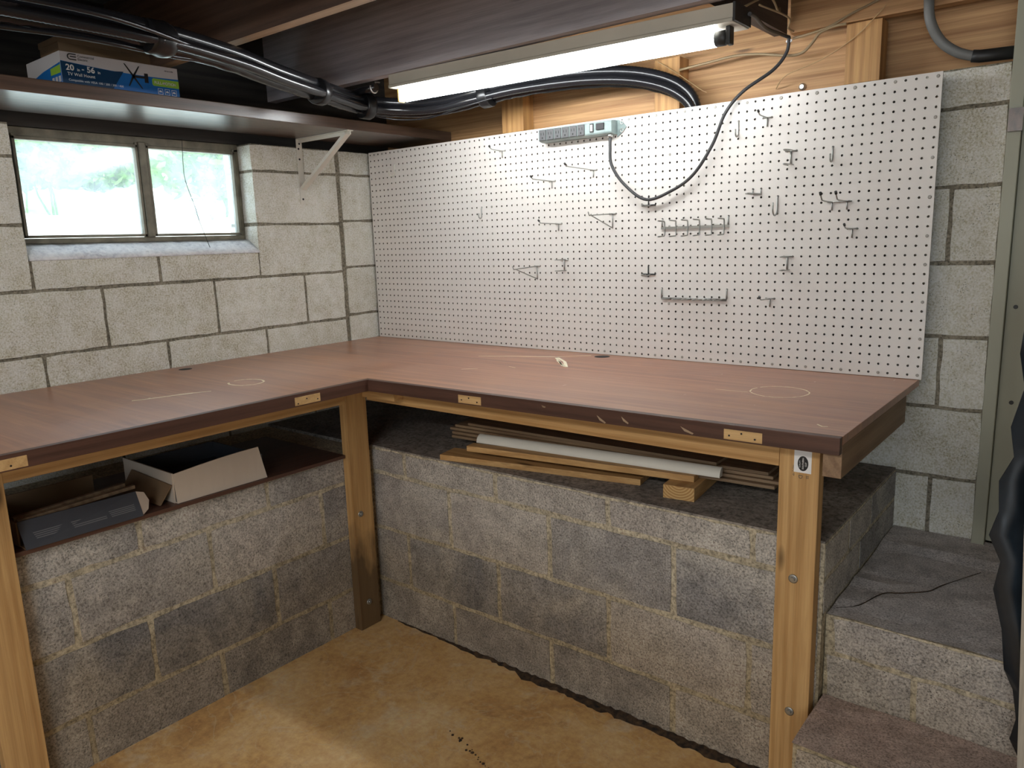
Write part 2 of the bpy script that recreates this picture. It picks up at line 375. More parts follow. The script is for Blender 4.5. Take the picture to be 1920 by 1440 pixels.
# left block wall with the window opening (y -54.8..-22.8, z 15.4..31.5)
XL = -1.07; rec = .16
bm = BM()
odd = [-22.7-16*k for k in range(0, 6)]+[-6.7]; even = [-14.7-16*k for k in range(0, 6)]
lo = -104
R_ = []
R_ += course(-12.5, -4.5, even, lo, -6.7); R_ += course(-4.5, 3.5, odd, lo, -6.7)
R_ += course(3.5, 11.5, even, lo, -6.7)
R_ += course(11.5, 15.45, odd, -54.75, -22.75)
R_ += [(-23.0, -6.7, 11.5, 19.5, 7.4), (-23.0, -6.7, 19.5, 27.5, 7.4), (-23.0, -6.7, 27.5, 31.5, 7.4)]
R_ += [(-70.7, -54.75, 11.5, 19.5, 7.2), (-70.7, -54.75, 19.5, 27.5, 7.2), (-70.7, -54.75, 27.5, 31.5, 7.2)]
R_ += course(11.5, 19.5, odd, lo, -70.7)+course(19.5, 27.5, even, lo, -70.7)+course(27.5, 31.5, odd, lo, -70.7)
for a, b in ((-12.2, -4.4), (-4.4, 4.0), (4.0, 12.2), (12.2, 20), (20, 27.6), (27.6, 31.6)):
    R_.append((-6.2, 3.0, a, b))
blocks(bm, 'x', XL, R_)
def back_x(y0, y1, z0, z1): bx(bm, XL-7.5, XL-rec, y0, y1, z0, z1, 1)
back_x(YF, -54.95, FZ, 31.45); back_x(-22.55, 11, FZ, 31.45); back_x(-54.95, -22.55, FZ, 15.2)
struct(obj('wall_left', bm, [MT['block_up'], MT['mortar_up']], at=(0, 0, FZ)))

# back block wall
YB = 3.05; bm = BM(); R_ = []
je = [88.55-16*k for k in range(6)]; jo = [80.55-16*k for k in range(6)]
zc = [(-20, -12), (-12, -4), (-4, 4), (4, 12), (12, 20), (20, 28), (28, 32)]
for i, (a, b) in enumerate(zc): R_ += course(a, b, je if (i % 2 == 0 and i < 6) else jo, -1, 93.2)
blocks(bm, 'y', YB, R_)
bx(bm, -9, 93.1, YB+rec, 11, FZ, 31.95, 1); bx(bm, 93.1, XR, 6, 11, FZ, 48, 1)
struct(obj('wall_back', bm, [MT['block_up'], MT['mortar_up']], at=(0, 0, FZ)))

# lower bench walls (the dug-out footing walls) of darker block
bm = BM(); R_ = []
YK = -24; A = [30.2, 46.2, 62.2, 78.3]; Bq = [38.3, 54.2, 70.1]
R_ += course(-15.35, -11.75, A, 23.4, 85); R_ += course(-23.4, -15.35, Bq, 23.4, 85); R_ += course(-31.3, -23.4, A, 23.4, 85); R_ += course(-38, -31.3, Bq, 23.4, 85)
blocks(bm, 'y', YK, R_, .62, 1, .10)
E_ = []                                   # the exposed end beside the steps
for a, b, js in ((-15.35, -11.75, [-16.2, -8]), (-18.9, -15.35, [-12])): E_ += course(a, b, js, -24, 3)
blocks(bm, 'x', 85, E_, .5, 1, .09)
bx(bm, 23.3, 84.95, YK+.07, 2.9, FZ, -11.8, 1); bx(bm, 23.3, 84.9, YK+.1, 2.9, -11.8, -11.6, 2)
struct(obj('wall_lower_back', bm, [MT['block_kn'], MT['mortar_kn'], MT['ledge']], at=(0, 0, FZ)))
bm = BM(); R_ = []
XK = 23.5; A = [-24.9, -40.8, -56.6, -72.4, -88.4]; Bq = [-32.9, -48.8, -64, -80]
R_ += course(-15.9, -12.2, A, -104, -24.2); R_ += course(-23.6, -15.9, Bq, -104, -24.2); R_ += course(-31.4, -23.6, A, -104, -24.2); R_ += course(-38, -31.4, Bq, -104, -24.2)
blocks(bm, 'x', XK, R_, .62, 1, .10)
bx(bm, XL, XK-.07, YF, -24, FZ, -12.2, 1); bx(bm, XL, 23.35, -24, 2.9, FZ, -11.75, 2)
struct(obj('wall_lower_left', bm, [MT['block_kn'], MT['mortar_kn'], MT['ledge']], at=(0, 0, FZ)))

# steps beside the bench
bm = BM(); R_ = course(-22.75, -19.0, [101.5], 85.6, 126)+course(-27.5, -22.75, [92.7, 108.6], 85.1, 126)
blocks(bm, 'y', -22.85, R_, .45, 1, .12)
bx(bm, 85.02, 126, -22.8, 2.9, FZ, -19.05, 1)
n = 14                                    # worn slab with an uneven crust
g = [[bm.verts.new((85.1+i*41/n, -23.0+k*25.9/n, -18.85+random.uniform(-.12, .10)+(.25 if k > 10 and i < 5 else 0))) for k in range(n+1)] for i in range(n+1)]
for i in range(n):
    for k in range(n): bm.faces.new([g[i][k], g[i+1][k], g[i+1][k+1], g[i][k+1]]).material_index = 2
stp = tag(obj('concrete_step', bm, [MT['block_kn'], MT['mortar_kn'], MT['step']]), 'upper concrete step or landing right of the bench, below the door', 'step', 'concrete steps')
b = BM(); tube(b, smooth([(85.5, -21.6, -18.78), (87.1, -20.0, -18.74), (88.3, -16.3, -18.72), (89.7, -15.2, -18.72), (91.7, -13.3, -18.72), (92.6, -11.0, -18.74), (95.1, -5.6, -18.8)], 4), [.02]*4+[.055]*17+[.03]*4, 5)
obj('crack', b, MT['dirt'], stp)
bm = BM(); R_ = course(-33.4, -27.3, [92.9, 109], 85.3, 126)+course(-37.6, -33.4, [101], 85.3, 126)
blocks(bm, 'y', -31.6, R_, .45, 1, .12)
bx(bm, 85.2, 126, -31.5, -22.9, FZ, -27.25, 1)
g = [[bm.verts.new((85.15+i*41/n, -31.7+k*8.8/6, -27.05+random.uniform(-.1, .08))) for k in range(7)] for i in range(n+1)]
for i in range(n):
    for k in range(6): bm.faces.new([g[i][k], g[i+1][k], g[i+1][k+1], g[i][k+1]]).material_index = 2
tag(obj('concrete_step', bm, [MT['block_kn'], MT['mortar_kn'], MT['step_low']]), 'lower reddish concrete step in the bottom right corner beside the bench leg', 'step', 'concrete steps')

# door and its jamb at the head of the steps
struct(box_obj('trim_1', (93.15, 94.35, 1.9, 6, -18.8, 38.3), MT['doorp'], bevel=.06))
b = BM(); bx(b, 94.4, 126, 3.2, 4.6, -18.3, 38.3); bx(b, 94.4, 98.6, 2.7, 3.2, -18.3, 38.3); bx(b, 98.6, 126, 2.7, 3.2, 12, 17)
d = struct(obj('door_1', b, MT['doorp'], at=(110, 4, FZ)))
b = BM()
for x, z in ((95.6, -2.6), (97.4, -3.2), (95.2, 7.5), (96.8, 10.4), (96.0, 24.5)):
    cyl(b, (x, 2.72, z), (x, 2.62, z), .22, 10)
obj('nail', b, MT['dark_metal'], d)
tag(box_obj('wood_block', (93.25, 94.5, 1.3, 1.88, 25.0, 27.2), MT['shelf']), 'small reddish wood block on the door jamb beside the block wall', 'block')

# ------------------------------------------------------------------ timber above the walls
JZ = 38.35
tag(box_obj('rim_board', (-9, 93, 8.0, 9.5, 32, 48), MT['old_x']), 'wide orange-brown rim board above the pegboard, behind the upright blocks', 'board')
tag(box_obj('rim_board', (70.7, 93, 3.0, 4.5, 38.5, 48), MT['old_x']), 'upper brown beam right of the lamp, carrying the loose cables', 'board')
tag(box_obj('rim_board', (30.5, 76.8, 6.0, 7.5, 32, 38.4), MT['old_x']), 'orange knotty board directly above the pegboard behind the black hose', 'board')
for x0, x1, lab in ((26.9, 31.0, 'upright wood block above the pegboard left of the power strip'),
                    (53.0, 56.6, 'upright wood block with a dark knot beside the black hose end'),
                    (76.9, 80.6, 'upright wood block above the pegboard between lamp and grey conduit')):
    tag(box_obj('blocking', (x0, x1, 3.3, 5.9, 32.0, 38.4), MT['old_z'], bevel=.05), lab, 'wood block', 'upright blocks above the pegboard')
tag(box_obj('rim_board', (-6.0, -4.0, YF, 7.9, 31.55, 47.9), MT['dark_wood']), 'shade-darkened board above the window, half hidden by the shelf', 'board')
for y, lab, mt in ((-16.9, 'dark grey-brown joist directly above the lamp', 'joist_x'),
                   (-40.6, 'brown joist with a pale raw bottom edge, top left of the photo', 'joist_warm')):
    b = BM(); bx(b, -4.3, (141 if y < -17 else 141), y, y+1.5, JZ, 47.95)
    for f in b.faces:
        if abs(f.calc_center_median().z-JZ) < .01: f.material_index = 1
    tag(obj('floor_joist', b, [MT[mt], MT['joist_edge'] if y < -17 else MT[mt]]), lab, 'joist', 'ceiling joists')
for y in (-64.5,):
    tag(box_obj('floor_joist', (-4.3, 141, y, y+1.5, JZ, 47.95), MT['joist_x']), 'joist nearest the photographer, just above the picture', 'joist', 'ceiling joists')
tag(box_obj('floor_joist', (68.9, 70.4, -15.35, 2.9, JZ+.1, 47.9), MT['joist_y']), 'short dark joist meeting the brown beam at the right end of the lamp', 'joist', 'ceiling joists')

# ------------------------------------------------------------------ window
wy0, wy1, wz0, wz1, xf = -54.5, -22.86, 17.2, 31.5, -4.5
b = BM()
bx(b, xf-1.3, xf+.2, wy0, wy1, wz0, wz0+.75); bx(b, xf-1.3, xf+.2, wy0, wy1, wz1-1.1, wz1)
bx(b, xf-1.3, xf+.2, wy0, wy0+.7, wz0+.75, wz1-.75); bx(b, xf-1.3, xf+.2, wy1-.7, wy1, wz0+.75, wz1-.75)
win = struct(obj('window_1', b, MT['frame'], at=(xf, -38.5, wz0), bevel=.06))
b = BM()
for a, c in ((wy0+.75, -38.35), (-37.2, wy1-.75)):
    for q in ((a, c, wz0+.8, wz0+1.15), (a, c, wz1-1.5, wz1-1.1), (a, a+.35, wz0+.8, wz1-.8), (c-.35, c, wz0+.8, wz1-.8)):
        bx(b, xf-.7, xf+.45, *q)
obj('sash', b, MT['frame'], win, bevel=.05)
box_obj('mullion', (xf-.9, xf+.7, -38.3, -37.25, wz0+.7, wz1-.7), MT['frame'], win, bevel=.15)
for a, c in ((wy0+1.1, -38.7), (-36.85, wy1-1.1)):
    box_obj('pane', (xf-.25, xf-.15, a, c, wz0+1.15, wz1-1.45), MT['pane'], win)
b = BM()                                   # lumpy sloped mortar sill
n = 26
rows = []
for i in range(n+1):
    y = wy0-.2+(wy1-wy0+.35)*i/n
    prof = [(-4.35, 17.35), (-3.2, 16.9+random.uniform(-.12, .1)), (-2.0, 16.3+random.uniform(-.15, .1)), (-1.0+random.uniform(-.06, .12), 15.55+random.uniform(-.14, .1)), (-.95+random.uniform(0, .1), 15.2), (-4.35, 15.2)]
    rows.append([b.verts.new((x, y, z)) for x, z in prof])
for r0, r1 in zip(rows, rows[1:]):
    for k in range(6): b.faces.new([r0[k], r0[(k+1) % 6], r1[(k+1) % 6], r1[k]]).smooth = True
b.faces.new(rows[0]); b.faces.new(rows[-1])
struct(obj('trim_2', b, MT['sill'], at=(-3, -38.5, 15.2)))
b = BM(); tube(b, smooth([(-1.4, -33.2, 31.4), (-1.3, -33.5, 28), (-1.5, -33.3, 25.5), (-1.3, -32.4, 22), (-1.4, -31.9, 20), (-1.2, -30.8, 16.2)], 5), .045, 5)
tag(obj('hanging_wire', b, MT['dark_metal']), 'thin wire dangling in front of the right window pane', 'wire')

# outdoors: a sunlit bank with bushes, seen overexposed through the dusty panes
b = BM(); nx, ny = 16, 30
g = [[b.verts.new((-14-i*9, -210+k*11, 12+i*2.0+random.uniform(-2.2, 2.2))) for k in range(ny+1)] for i in range(nx+1)]
for i in range(nx):
    for k in range(ny): b.faces.new([g[i][k], g[i+1][k], g[i+1][k+1], g[i][k+1]]).smooth = True
o = obj('ground_outside', b, MT['bank'], at=(0, 0, 9)); o['kind'] = 'structure'
def leaves(name, lab, c, r, n, size):
    b = BM()
    for _ in range(n):
        while True:
            p = Vector([random.uniform(-1, 1) for _ in range(3)])
            if p.length < 1: break
        q = Vector((c[0]+p.x*r[0], c[1]+p.y*r[1], c[2]+p.z*r[2])); e = Euler([random.uniform(0, 6.3) for _ in range(3)]).to_matrix()
        s = size*random.uniform(.6, 1.3)
        b.faces.new([b.verts.new(q+e@Vector(v)*s) for v in ((0, -1, 0), (.42, -.2, .08), (.3, .5, 0), (0, 1, -.1), (-.3, .5, 0), (-.42, -.2, .08))])
    for k in range(5):
        a = Vector((c[0]+random.uniform(-.2, .2)*r[0], c[1]+random.uniform(-.3, .3)*r[1], c[2]-r[2]-6))
        tube(b, smooth([a, a+Vector((0, random.uniform(-3, 3), 8)), Vector((c[0], c[1]+random.uniform(-.6, .6)*r[1], c[2]+r[2]*.5))], 3), .25, 5)
    tag(obj(name, b, MT['leaf']), lab, 'bush', 'bushes outside the window')
leaves('bush', 'bright green bush seen through the left window pane', (-72, -27, 36), (12, 15, 7), 1500, 1.3)
leaves('bush', 'bright green bush seen through the right window pane', (-66, 8, 35), (12, 16, 8), 1600, 1.3)
leaves('bush', 'low sunlit bush farther up the bank, between the two panes', (-108, -8, 38), (14, 26, 9), 1500, 2)

# ------------------------------------------------------------------ shelf over the window
sh = thing('shelf', 'long varnished brown shelf above the window, running to the back corner', 'shelf', (5, -60, 32.75))
box_obj('shelf_board', (-.9, 11.9, -150, 7.9, 32.75, 34.25), MT['shelf'], sh, bevel=.08)
br = thing('shelf_bracket', 'white steel bracket on the block wall under the shelf', 'bracket', (-1, -13.9, 22.6))
b = BM(); bx(b, XL+.05, XL+.17, -14.45, -13.4, 22.6, 32.7); obj('wall_leg', b, MT['white_paint'], br, bevel=.03)
b = BM(); bx(b, XL+.17, 12.2-.4, -14.45, -13.4, 32.6, 32.73); bx(b, XL+.17, 11.8, -13.98, -13.86, 32.1, 32.6); obj('shelf_arm', b, MT['white_paint'], br)
b = BM(); prism(b, [(XL+.2, -14.4, 25.2), (XL+.2, -13.45, 25.2), (10.9, -13.45, 32.55), (10.9, -14.4, 32.55)], (.35, 0, -.35)); obj('brace', b, MT['white_paint'], br)
for y, z in ((-13.9, 32.0), (-14.1, 31.2), (-14.05, 29.6), (-13.95, 23.4)):
    b = BM(); cyl(b, (XL+.14, y, z), (XL+.2, y, z), .17, 10); obj('screw_hole', b, MT['slot'], br)
# television mount carton
tv = thing('mount_box', 'blue and white printed TV wall mount carton on the shelf', 'box', (6, -46.5, 34.25))
TX, TY0, TY1, TZ0, TZ1 = 10.75, -53.0, -39.6, 34.27, 37.75
box_obj('carton', (1.5, TX, TY0, TY1, TZ0, TZ1), MT['boxwhite'], tv, bevel=.04)
b = BM()                                    # front print: blue field with a wavy top, navy panel at left
def yz(b, pts, x, d, m=0): prism(b, [(x, y, z) for y, z in pts], (d, 0, 0), m)
top = [(TY0+i*(TY1-TY0)/12, 36.75-.25*math.sin(i/12*3.0)-.02*i) for i in range(13)]
yz(b, [(TY0, TZ0+.12)]+[(TY1, TZ0+.12)]+top[::-1], TX, .015)
obj('blue_print', b, MT['blue'], tv)
b = BM(); yz(b, [(TY0+.03, TZ0+.14), (-47.6, TZ0+.14), (-46.2, 36.5)]+[(y, z-.03) for y, z in top if y < -46.3][::-1], TX+.015, .008); obj('navy_print', b, MT['navy'], tv)
b = BM()                                    # left side print
def xz(b, pts, y, d, m=0): prism(b, [(x, y, z) for x, z in pts], (0, d, 0), m)
xz(b, [(1.55, TZ0+.1), (TX-.05, TZ0+.1), (TX-.05, 36.6), (6, 36.2), (1.55, 35.5)], TY0, -.012); obj('side_print', b, MT['blue'], tv)
b = BM(); xz(b, [(8.0, 35.5), (10.6, 35.5), (10.6, 36.35), (8.0, 36.2)], TY0-.012, -.008); obj('side_badge', b, MT['lime'], tv)
b = BM()
for k in range(3): xz(b, [(8.2+k*.85, 34.6), (8.8+k*.85, 34.6), (8.8+k*.85, 35.2), (8.2+k*.85, 35.2)], TY0-.012, -.008)
obj('side_icons', b, MT['boxwhite'], tv)
UX, UZ = (0, 1, 0), (0, 0, 1)
b = BM()                                    # the maker's C-and-bars emblem
def arc(y, z, r, a0, a1, n=10): return [(TX+.02, y+r*math.cos(math.radians(a0+(a1-a0)*i/n)), z+r*math.sin(math.radians(a0+(a1-a0)*i/n))) for i in range(n+1)]
ly, lz = -51.9, 37.28
tube(b, [(TX+.02, ly+.6, lz+.28)]+arc(ly, lz, .28, 90, 270)+[(TX+.02, ly+.6, lz-.28)], .06, 6)
tube(b, [(TX+.02, ly-.02, lz+.02), (TX+.02, ly+.6, lz+.02)], .06, 6)
obj('emblem', b, MT['ink'], tv)
text('lettering', 'Commercial', .36, (TX+.005, -51.15, 37.32), UX, UZ, MT['ink'], tv)
text('lettering', 'Electric', .36, (TX+.005, -51.15, 36.98), UX, UZ, MT['ink'], tv)
text('lettering', '20', .86, (TX+.025, -52.5, 35.85), UX, UZ, MT['white'], tv, .03)
text('lettering', 'in', .42, (TX+.025, -51.35, 35.85), UX, UZ, MT['white'], tv, .02)
text('lettering', '-', .8, (TX+.025, -50.85, 35.88), UX, UZ, MT['white'], tv, .03)
text('lettering', '56', .86, (TX+.025, -50.3, 35.85), UX, UZ, MT['white'], tv, .03)
text('lettering', 'in', .42, (TX+.025, -49.15, 35.85), UX, UZ, MT['white'], tv, .02)
text('lettering', 'TV Wall Mount', .46, (TX+.025, -52.4, 35.3), UX, UZ, MT['white'], tv, .015)
text('lettering', 'Compatible with VESA 100 / 200 / 300 / 400', .33, (TX+.025, -52.35, 34.72), UX, UZ, MT['white'], tv)
b = BM(); yz(b, [(-42.9, 35.55), (-42.75, 35.4), (TY1, 35.4), (TY1, 36.25), (-42.75, 36.25), (-42.9, 36.1)], TX+.015, .008); obj('badge', b, MT['lime'], tv)
text('lettering', 'FULL-MOTION', .46, (TX+.025, -42.65, 35.65), UX, UZ, MT['white'], tv, .015, sx=.9)
text('lettering', '100 813 098', .22, (TX+.005, -41.3, 37.2), UX, UZ, MT['ink'], tv)
b = BM()
for k in range(3):
    y = -42.3+k*.85
    for q in ((y, y+.62, 34.5, 34.55), (y, y+.62, 35.12, 35.17), (y, y+.05, 34.5, 35.17), (y+.57, y+.62, 34.5, 35.17)): bx(b, TX+.016, TX+.026, *q)
    yz(b, [(y+.12, 34.75), (y+.5, 34.75), (y+.42, 34.95), (y+.2, 34.98)], TX+.016, .01)
obj('icon', b, MT['white'], tv)
b = BM()                                    # picture of the X-armed mount
cy_, cz_ = -45.1, 36.15
for dy, dz, L in ((-.95, 1.3, 1), (.75, 1.2, 1), (-.6, -1.15, 1), (.95, -1.3, 1)):
    yz(b, [(cy_-.14, cz_), (cy_+.14, cz_), (cy_+dy+.07, cz_+dz), (cy_+dy-.07, cz_+dz)], TX+.024, .01)
yz(b, [(cy_+.1, cz_-.14), (cy_+1.3, cz_-.1), (cy_+1.3, cz_+.14), (cy_+.1, cz_+.12)], TX+.024, .01)
yz(b, [(cy_+1.3, cz_-.55), (cy_+1.75, cz_-.55), (cy_+1.75, cz_+.5), (cy_+1.3, cz_+.5)], TX+.024, .01)
obj('mount_picture', b, MT['ink'], tv)
b = BM(); bx(b, 1.2, 6.4, -51.2, -38.3, 37.78, 40.3); bx(b, 1.1, 6.5, -51.3, -38.2, 39.7, 40.35)
tag(obj('cardboard_box', b, MT['card'], bevel=.05), 'plain brown cardboard box lying on top of the printed carton', 'box')

# ------------------------------------------------------------------ black corrugated hoses under the joists
def offs(path, ox, oz, ph=0, tw=.0):
    out = []
    for i, p in enumerate(path):
        d = (Vector(path[min(i+1, len(path)-1)])-Vector(path[max(i-1, 0)])).normalized(); s = Vector((0, 0, 1)).cross(d).normalized(); a = ph+tw*i
        out.append(Vector(p)+s*(ox*math.cos(a)-oz*math.sin(a))+Vector((0, 0, ox*math.sin(a)+oz*math.cos(a))))
    return out
main = smooth([(29, -92, 36.0), (29.3, -72, 36.1), (29, -60, 36.2), (28.3, -51, 36.2), (25.6, -41.2, 36.1), (22.0, -32.7, 35.9), (17.6, -21.5, 35.8), (15.6, -14.6, 35.6), (17.4, -9.0, 35.5), (22.5, -6.2, 35.4), (29, -5.2, 35.9), (36, -4.4, 36.4), (44, -2.2, 36.6), (50.5, -.4, 36.1), (55.2, .7, 34.9), (58.2, 1.3, 33.2), (59.6, 1.6, 31.0), (60, 1.62, 27.0)], 10)
hb = thing('hose_bundle', 'bundle of glossy black hoses strapped together under the joists, ending behind the pegboard', 'hoses', (25, -40, 34))
specs = [(0, .85, .75, .05, 'upper fat ribbed black hose of the strapped bundle'), (-.95, -.35, .62, .05, 'outer ribbed black hose of the strapped bundle, nearest the shelf'),
         (.75, -.4, .66, 0, 'smooth shiny black hose at the lower side of the strapped bundle')]
for ox, oz, r, rib, lab in specs:
    b = BM(); pth = resample(offs(main, ox, oz), .22 if rib else .8)
    if not rib: pth = [p+Vector((random.uniform(-.05, .05), random.uniform(-.05, .05), random.uniform(-.05, .05))) for p in pth]
    tube(b, pth, r, 12, True, rib); obj('hose', b, MT['black_pl'], hb)
for k, (dz, x) in enumerate(((-1.9, -1.8), (.2, 2.2))):
    b = BM(); q = [(30+x, -92, 36+dz*.2), (30+x*1.4, -70, 35.9+dz*.5), (30.5+x, -58, 36+dz*.55), (27.8+x*.5, -48, 35.9+dz*.4), (25.6, -41, 36)]
    tube(b, smooth(q, 8), .24, 8)
    obj('loose_cable', b, MT['black_pl'], hb)
b = BM(); q = [(15.8, -16, 34.6), (17.5, -10.4, 33.9), (21.5, -7.4, 33.9), (27, -6.8, 34.6), (33, -6.2, 35.3)]
tube(b, smooth(q, 8), .11, 8); obj('loose_cable', b, MT['black_pl'], hb)
for i, t0, lab in ((30, 2.0, 'thick lump of black tape around the hoses above the carton'), (57, 1.75, 'narrow black tape band midway along the hoses'), (71, 1.9, 'black tape collar where the hoses bend toward the lamp'), (103, 1.75, 'black tape wrapped round the hoses under the lamp')):
    c = main[i]; d = (main[i+1]-main[i-1]).normalized(); b = BM()
    if t0 == 2.0:
        tube(b, [c-d*1.3, c-d*.9, c-d*.4, c+d*.3, c+d*.9, c+d*1.3], [1.5, 1.65, 1.6, 1.75, 1.65, 1.5], 14)
    else: tube(b, [c-d*.8, c-d*.6, c+d*.6, c+d*.8], [t0-.15, t0-.05, t0-.05, t0-.15], 14)
    obj('tape_wrap', b, MT['black_tape'], hb)
cn = thing('pipe_stub', 'short black pipe held by a shiny steel strap beside the hose bend', 'pipe', (17, -15.2, 37.2))
b = BM(); cyl(b, (14.2, -15.9, 37.2), (19.8, -15.5, 37.45), .5); obj('pipe', b, MT['black_pl'], cn)
b = BM(); tube(b, [(19.3+.0, -15.5+.66*math.cos(a), 37.4+.66*math.sin(a)) for a in [math.radians(-200+20*i) for i in range(12)]]+[(19.3, -15.2, 38.2), (19.3, -14.4, 38.25)], .12, 6); obj('strap', b, MT['steel'], cn)

# ------------------------------------------------------------------ fluorescent lamp
fx = thing('lamp', 'long lit fluorescent batten lamp under the dark joist', 'lamp', (47.5, -14.2, 35))
FL, FR = Vector((23.55, -16.75, 36.62)), Vector((71.5, -15.5, 36.25))
def along(u, dy, dz): p = FL+(FR-FL)*u; return (p.x, p.y+dy, p.z+dz)
b = BM()
prof = [(0, 0), (0, .32), (.14, .42), (.14, 1.72), (4.1, 1.72), (4.1, .42), (4.25, .32), (4.25, 0)]
prism(b, [along(0, dy, dz) for dy, dz in prof], tuple(FR-FL)); obj('housing', b, MT['fixture'], fx, bevel=.04)
b = BM(); prism(b, [along(1, dy, dz) for dy, dz in ((.1, .1), (.1, 1.8), (4.15, 1.8), (4.15, .1))], (.25, 0, 0)); obj('end_cap', b, MT['dark_metal'], fx)
T0, T1 = Vector(along(.022, 1.75, -1.0)), Vector(along(.978, 1.75, -1.0))
b = BM(); d = (T1-T0).normalized()
tube(b, [T0, T0+d*.15, T0+d*.5, T1-d*1.3], [.45, .66, .75, .75], 20); obj('tube', b, MT['tube'], fx)
b = BM(); tube(b, [T1-d*1.3, T1-d*.3, T1], [.75, .75, .5], 20); obj('tube_end', b, MT['dark_metal'], fx)['label'] = 'darkened end of the tube'
for u, mt, w_ in ((.008, 'brass', .35), (.975, 'dark_metal', .5)):
    p = Vector(along(u, 1.75, 0)); box_obj('lamp_holder', (p.x, p.x+w_, p.y-.55, p.y+.55, p.z-1.75, p.z), MT[mt], fx, bevel=.12)

# ------------------------------------------------------------------ pegboard
pb = thing('pegboard', 'large white pegboard standing behind the right-hand bench', 'pegboard', (43.5, 0, -.45))
x0, x1, z0, z1, th = -.42, 87.42, -.45, 31.42, .19
SCR = set()
for c in range(3, 88, 4): SCR.add((c, 0)); SCR.add((c, 31))
for r in (4, 8, 12, 15, 19, 23, 27): SCR.add((87, r))
for c in (27, 57):
    for r in (3, 7, 12, 17, 21, 26): SCR.add((c, r))
b = BM(); hr = .135; nseg = 8
XS = [x0]+[c+.5 for c in range(87)]+[x1]; ZS = [z0]+[r+.5 for r in range(31)]+[z1]
gv = {}
def gvx(i, k, y):
    if (i, k, y) not in gv: gv[(i, k, y)] = b.verts.new((XS[i], y, ZS[k]))
    return gv[(i, k, y)]
for i in range(88):
    for k in range(32):
        A_ = [gvx(i, k, 0), gvx(i+1, k, 0), gvx(i+1, k+1, 0), gvx(i, k+1, 0)]
        if (i, k) in SCR: b.faces.new(A_); continue
        ang = [math.radians(225+45*j) for j in range(8)]
        H = [b.verts.new((i+hr*math.cos(a), 0, k+hr*math.sin(a))) for a in ang]; H2 = [b.verts.new((i+hr*math.cos(a), th, k+hr*math.sin(a))) for a in ang]
        for q in range(4):
            b.faces.new([A_[q], A_[(q+1) % 4], H[(2*q+2) % 8], H[2*q+1], H[2*q]])
        for j in range(8): b.faces.new([H[j], H[(j+1) % 8], H2[(j+1) % 8], H2[j]]).material_index = 1
        B_ = [gvx(i, k, th), gvx(i+1, k, th), gvx(i+1, k+1, th), gvx(i, k+1, th)]
        for q in range(4): b.faces.new([B_[q], B_[(q+1) % 4], H2[(2*q+2) % 8], H2[2*q+1], H2[2*q]]).material_index = 1
for k in range(32):
    b.faces.new([gvx(0, k, 0), gvx(0, k+1, 0), gvx(0, k+1, th), gvx(0, k, th)]); b.faces.new([gvx(88, k, 0), gvx(88, k+1, 0), gvx(88, k+1, th), gvx(88, k, th)])
for i in range(88):
    b.faces.new([gvx(i, 0, 0), gvx(i+1, 0, 0), gvx(i+1, 0, th), gvx(i, 0, th)]); b.faces.new([gvx(i, 32, 0), gvx(i+1, 32, 0), gvx(i+1, 32, th), gvx(i, 32, th)])
obj('board', b, [MT['peg'], MT['hardback']], pb)
for xx in (.2, 27, 55.9, 84.6):
    box_obj('furring', (xx-.75, xx+.75, th+.01, YB-.08, z0, 31.4), MT['furring'], pb)
for a_, c_ in ((1.1, 26.1), (27.9, 55.0), (62.2, 83.7)): box_obj('furring', (a_, c_, th+.01, YB-.08, 30.7, 31.4), MT['furring'], pb)
for a_, c_ in ((1.1, 26.1), (27.9, 55.0), (56.8, 83.7)): box_obj('furring', (a_, c_, th+.01, YB-.08, z0, .4), MT['furring'], pb)
scm = None
for i, (c, r) in enumerate(sorted(SCR)):
    if scm is None:
        b = BM(); tube(b, [(c, 0, r), (c, -.035, r), (c, -.06, r)], [.17, .16, .11], 12); s0 = obj('screw', b, MT['screw'], pb, at=(c, 0, r)); scm = s0.data
    else:
        s0 = bpy.data.objects.new('screw', scm); C.objects.link(s0); s0.parent = pb; s0.location = (Vector((c, 0, r))-loc_of(pb))*S
    if (c, r) in ((87, 19), (75, 31), (79, 31), (71, 31)):
        s0.scale = (1.15, 1.15, 1.15)
HG = 'wire hooks on the pegboard'
def wire(b, pts, r=.07, n=6): tube(b, pts, r*1.15, n)
def put(name, build, x, z, lab, *a):
    t = thing(name, lab, 'hook', (x, -.05, z), HG); build(t, x, z, *a); return t
def straight(t, x, z, L, up=.45, dx=0):
    b = BM(); wire(b, [(x-.55, -.08, z), (x+.55, -.08, z)]); wire(b, [(x+.5, -.08, z), (x+.5, .3, z)]); wire(b, [(x-.5, -.08, z), (x-.5, .3, z)])
    wire(b, [(x, -.1, z), (x, -.1, z-1.0)], .075); obj('back_wire', b, MT['zinc'], t)
    b = BM(); wire(b, smooth([(x, -.1, z), (x, -.5, z), (x, -L+.5, z+.02*L), (x, -L, z+up*.35), (x, -L-.35, z+up)], 4)); obj('arm', b, MT['zinc'], t)
    b = BM(); wire(b, [(x, -L-.22, z+up*.8), (x, -L-.42, z+up*1.15)], .12, 8); obj('tip', b, MT['dark_metal'], t)
def jhook(t, x, z, L=1.5, R_=1.0, mat='zinc'):
    b = BM(); wire(b, [(x, .35, z+.1), (x, 0, z), (x, -.12, z-.15), (x, -.12, z-L)]+[(x, -.12-R_/2+R_/2*math.cos(a), z-L-R_/2*math.sin(a)) for a in [math.radians(20*i) for i in range(1, 10)]]+[(x, -.12-R_, z-L+R_*.55)], .08)
    obj('wire', b, MT[mat], t)
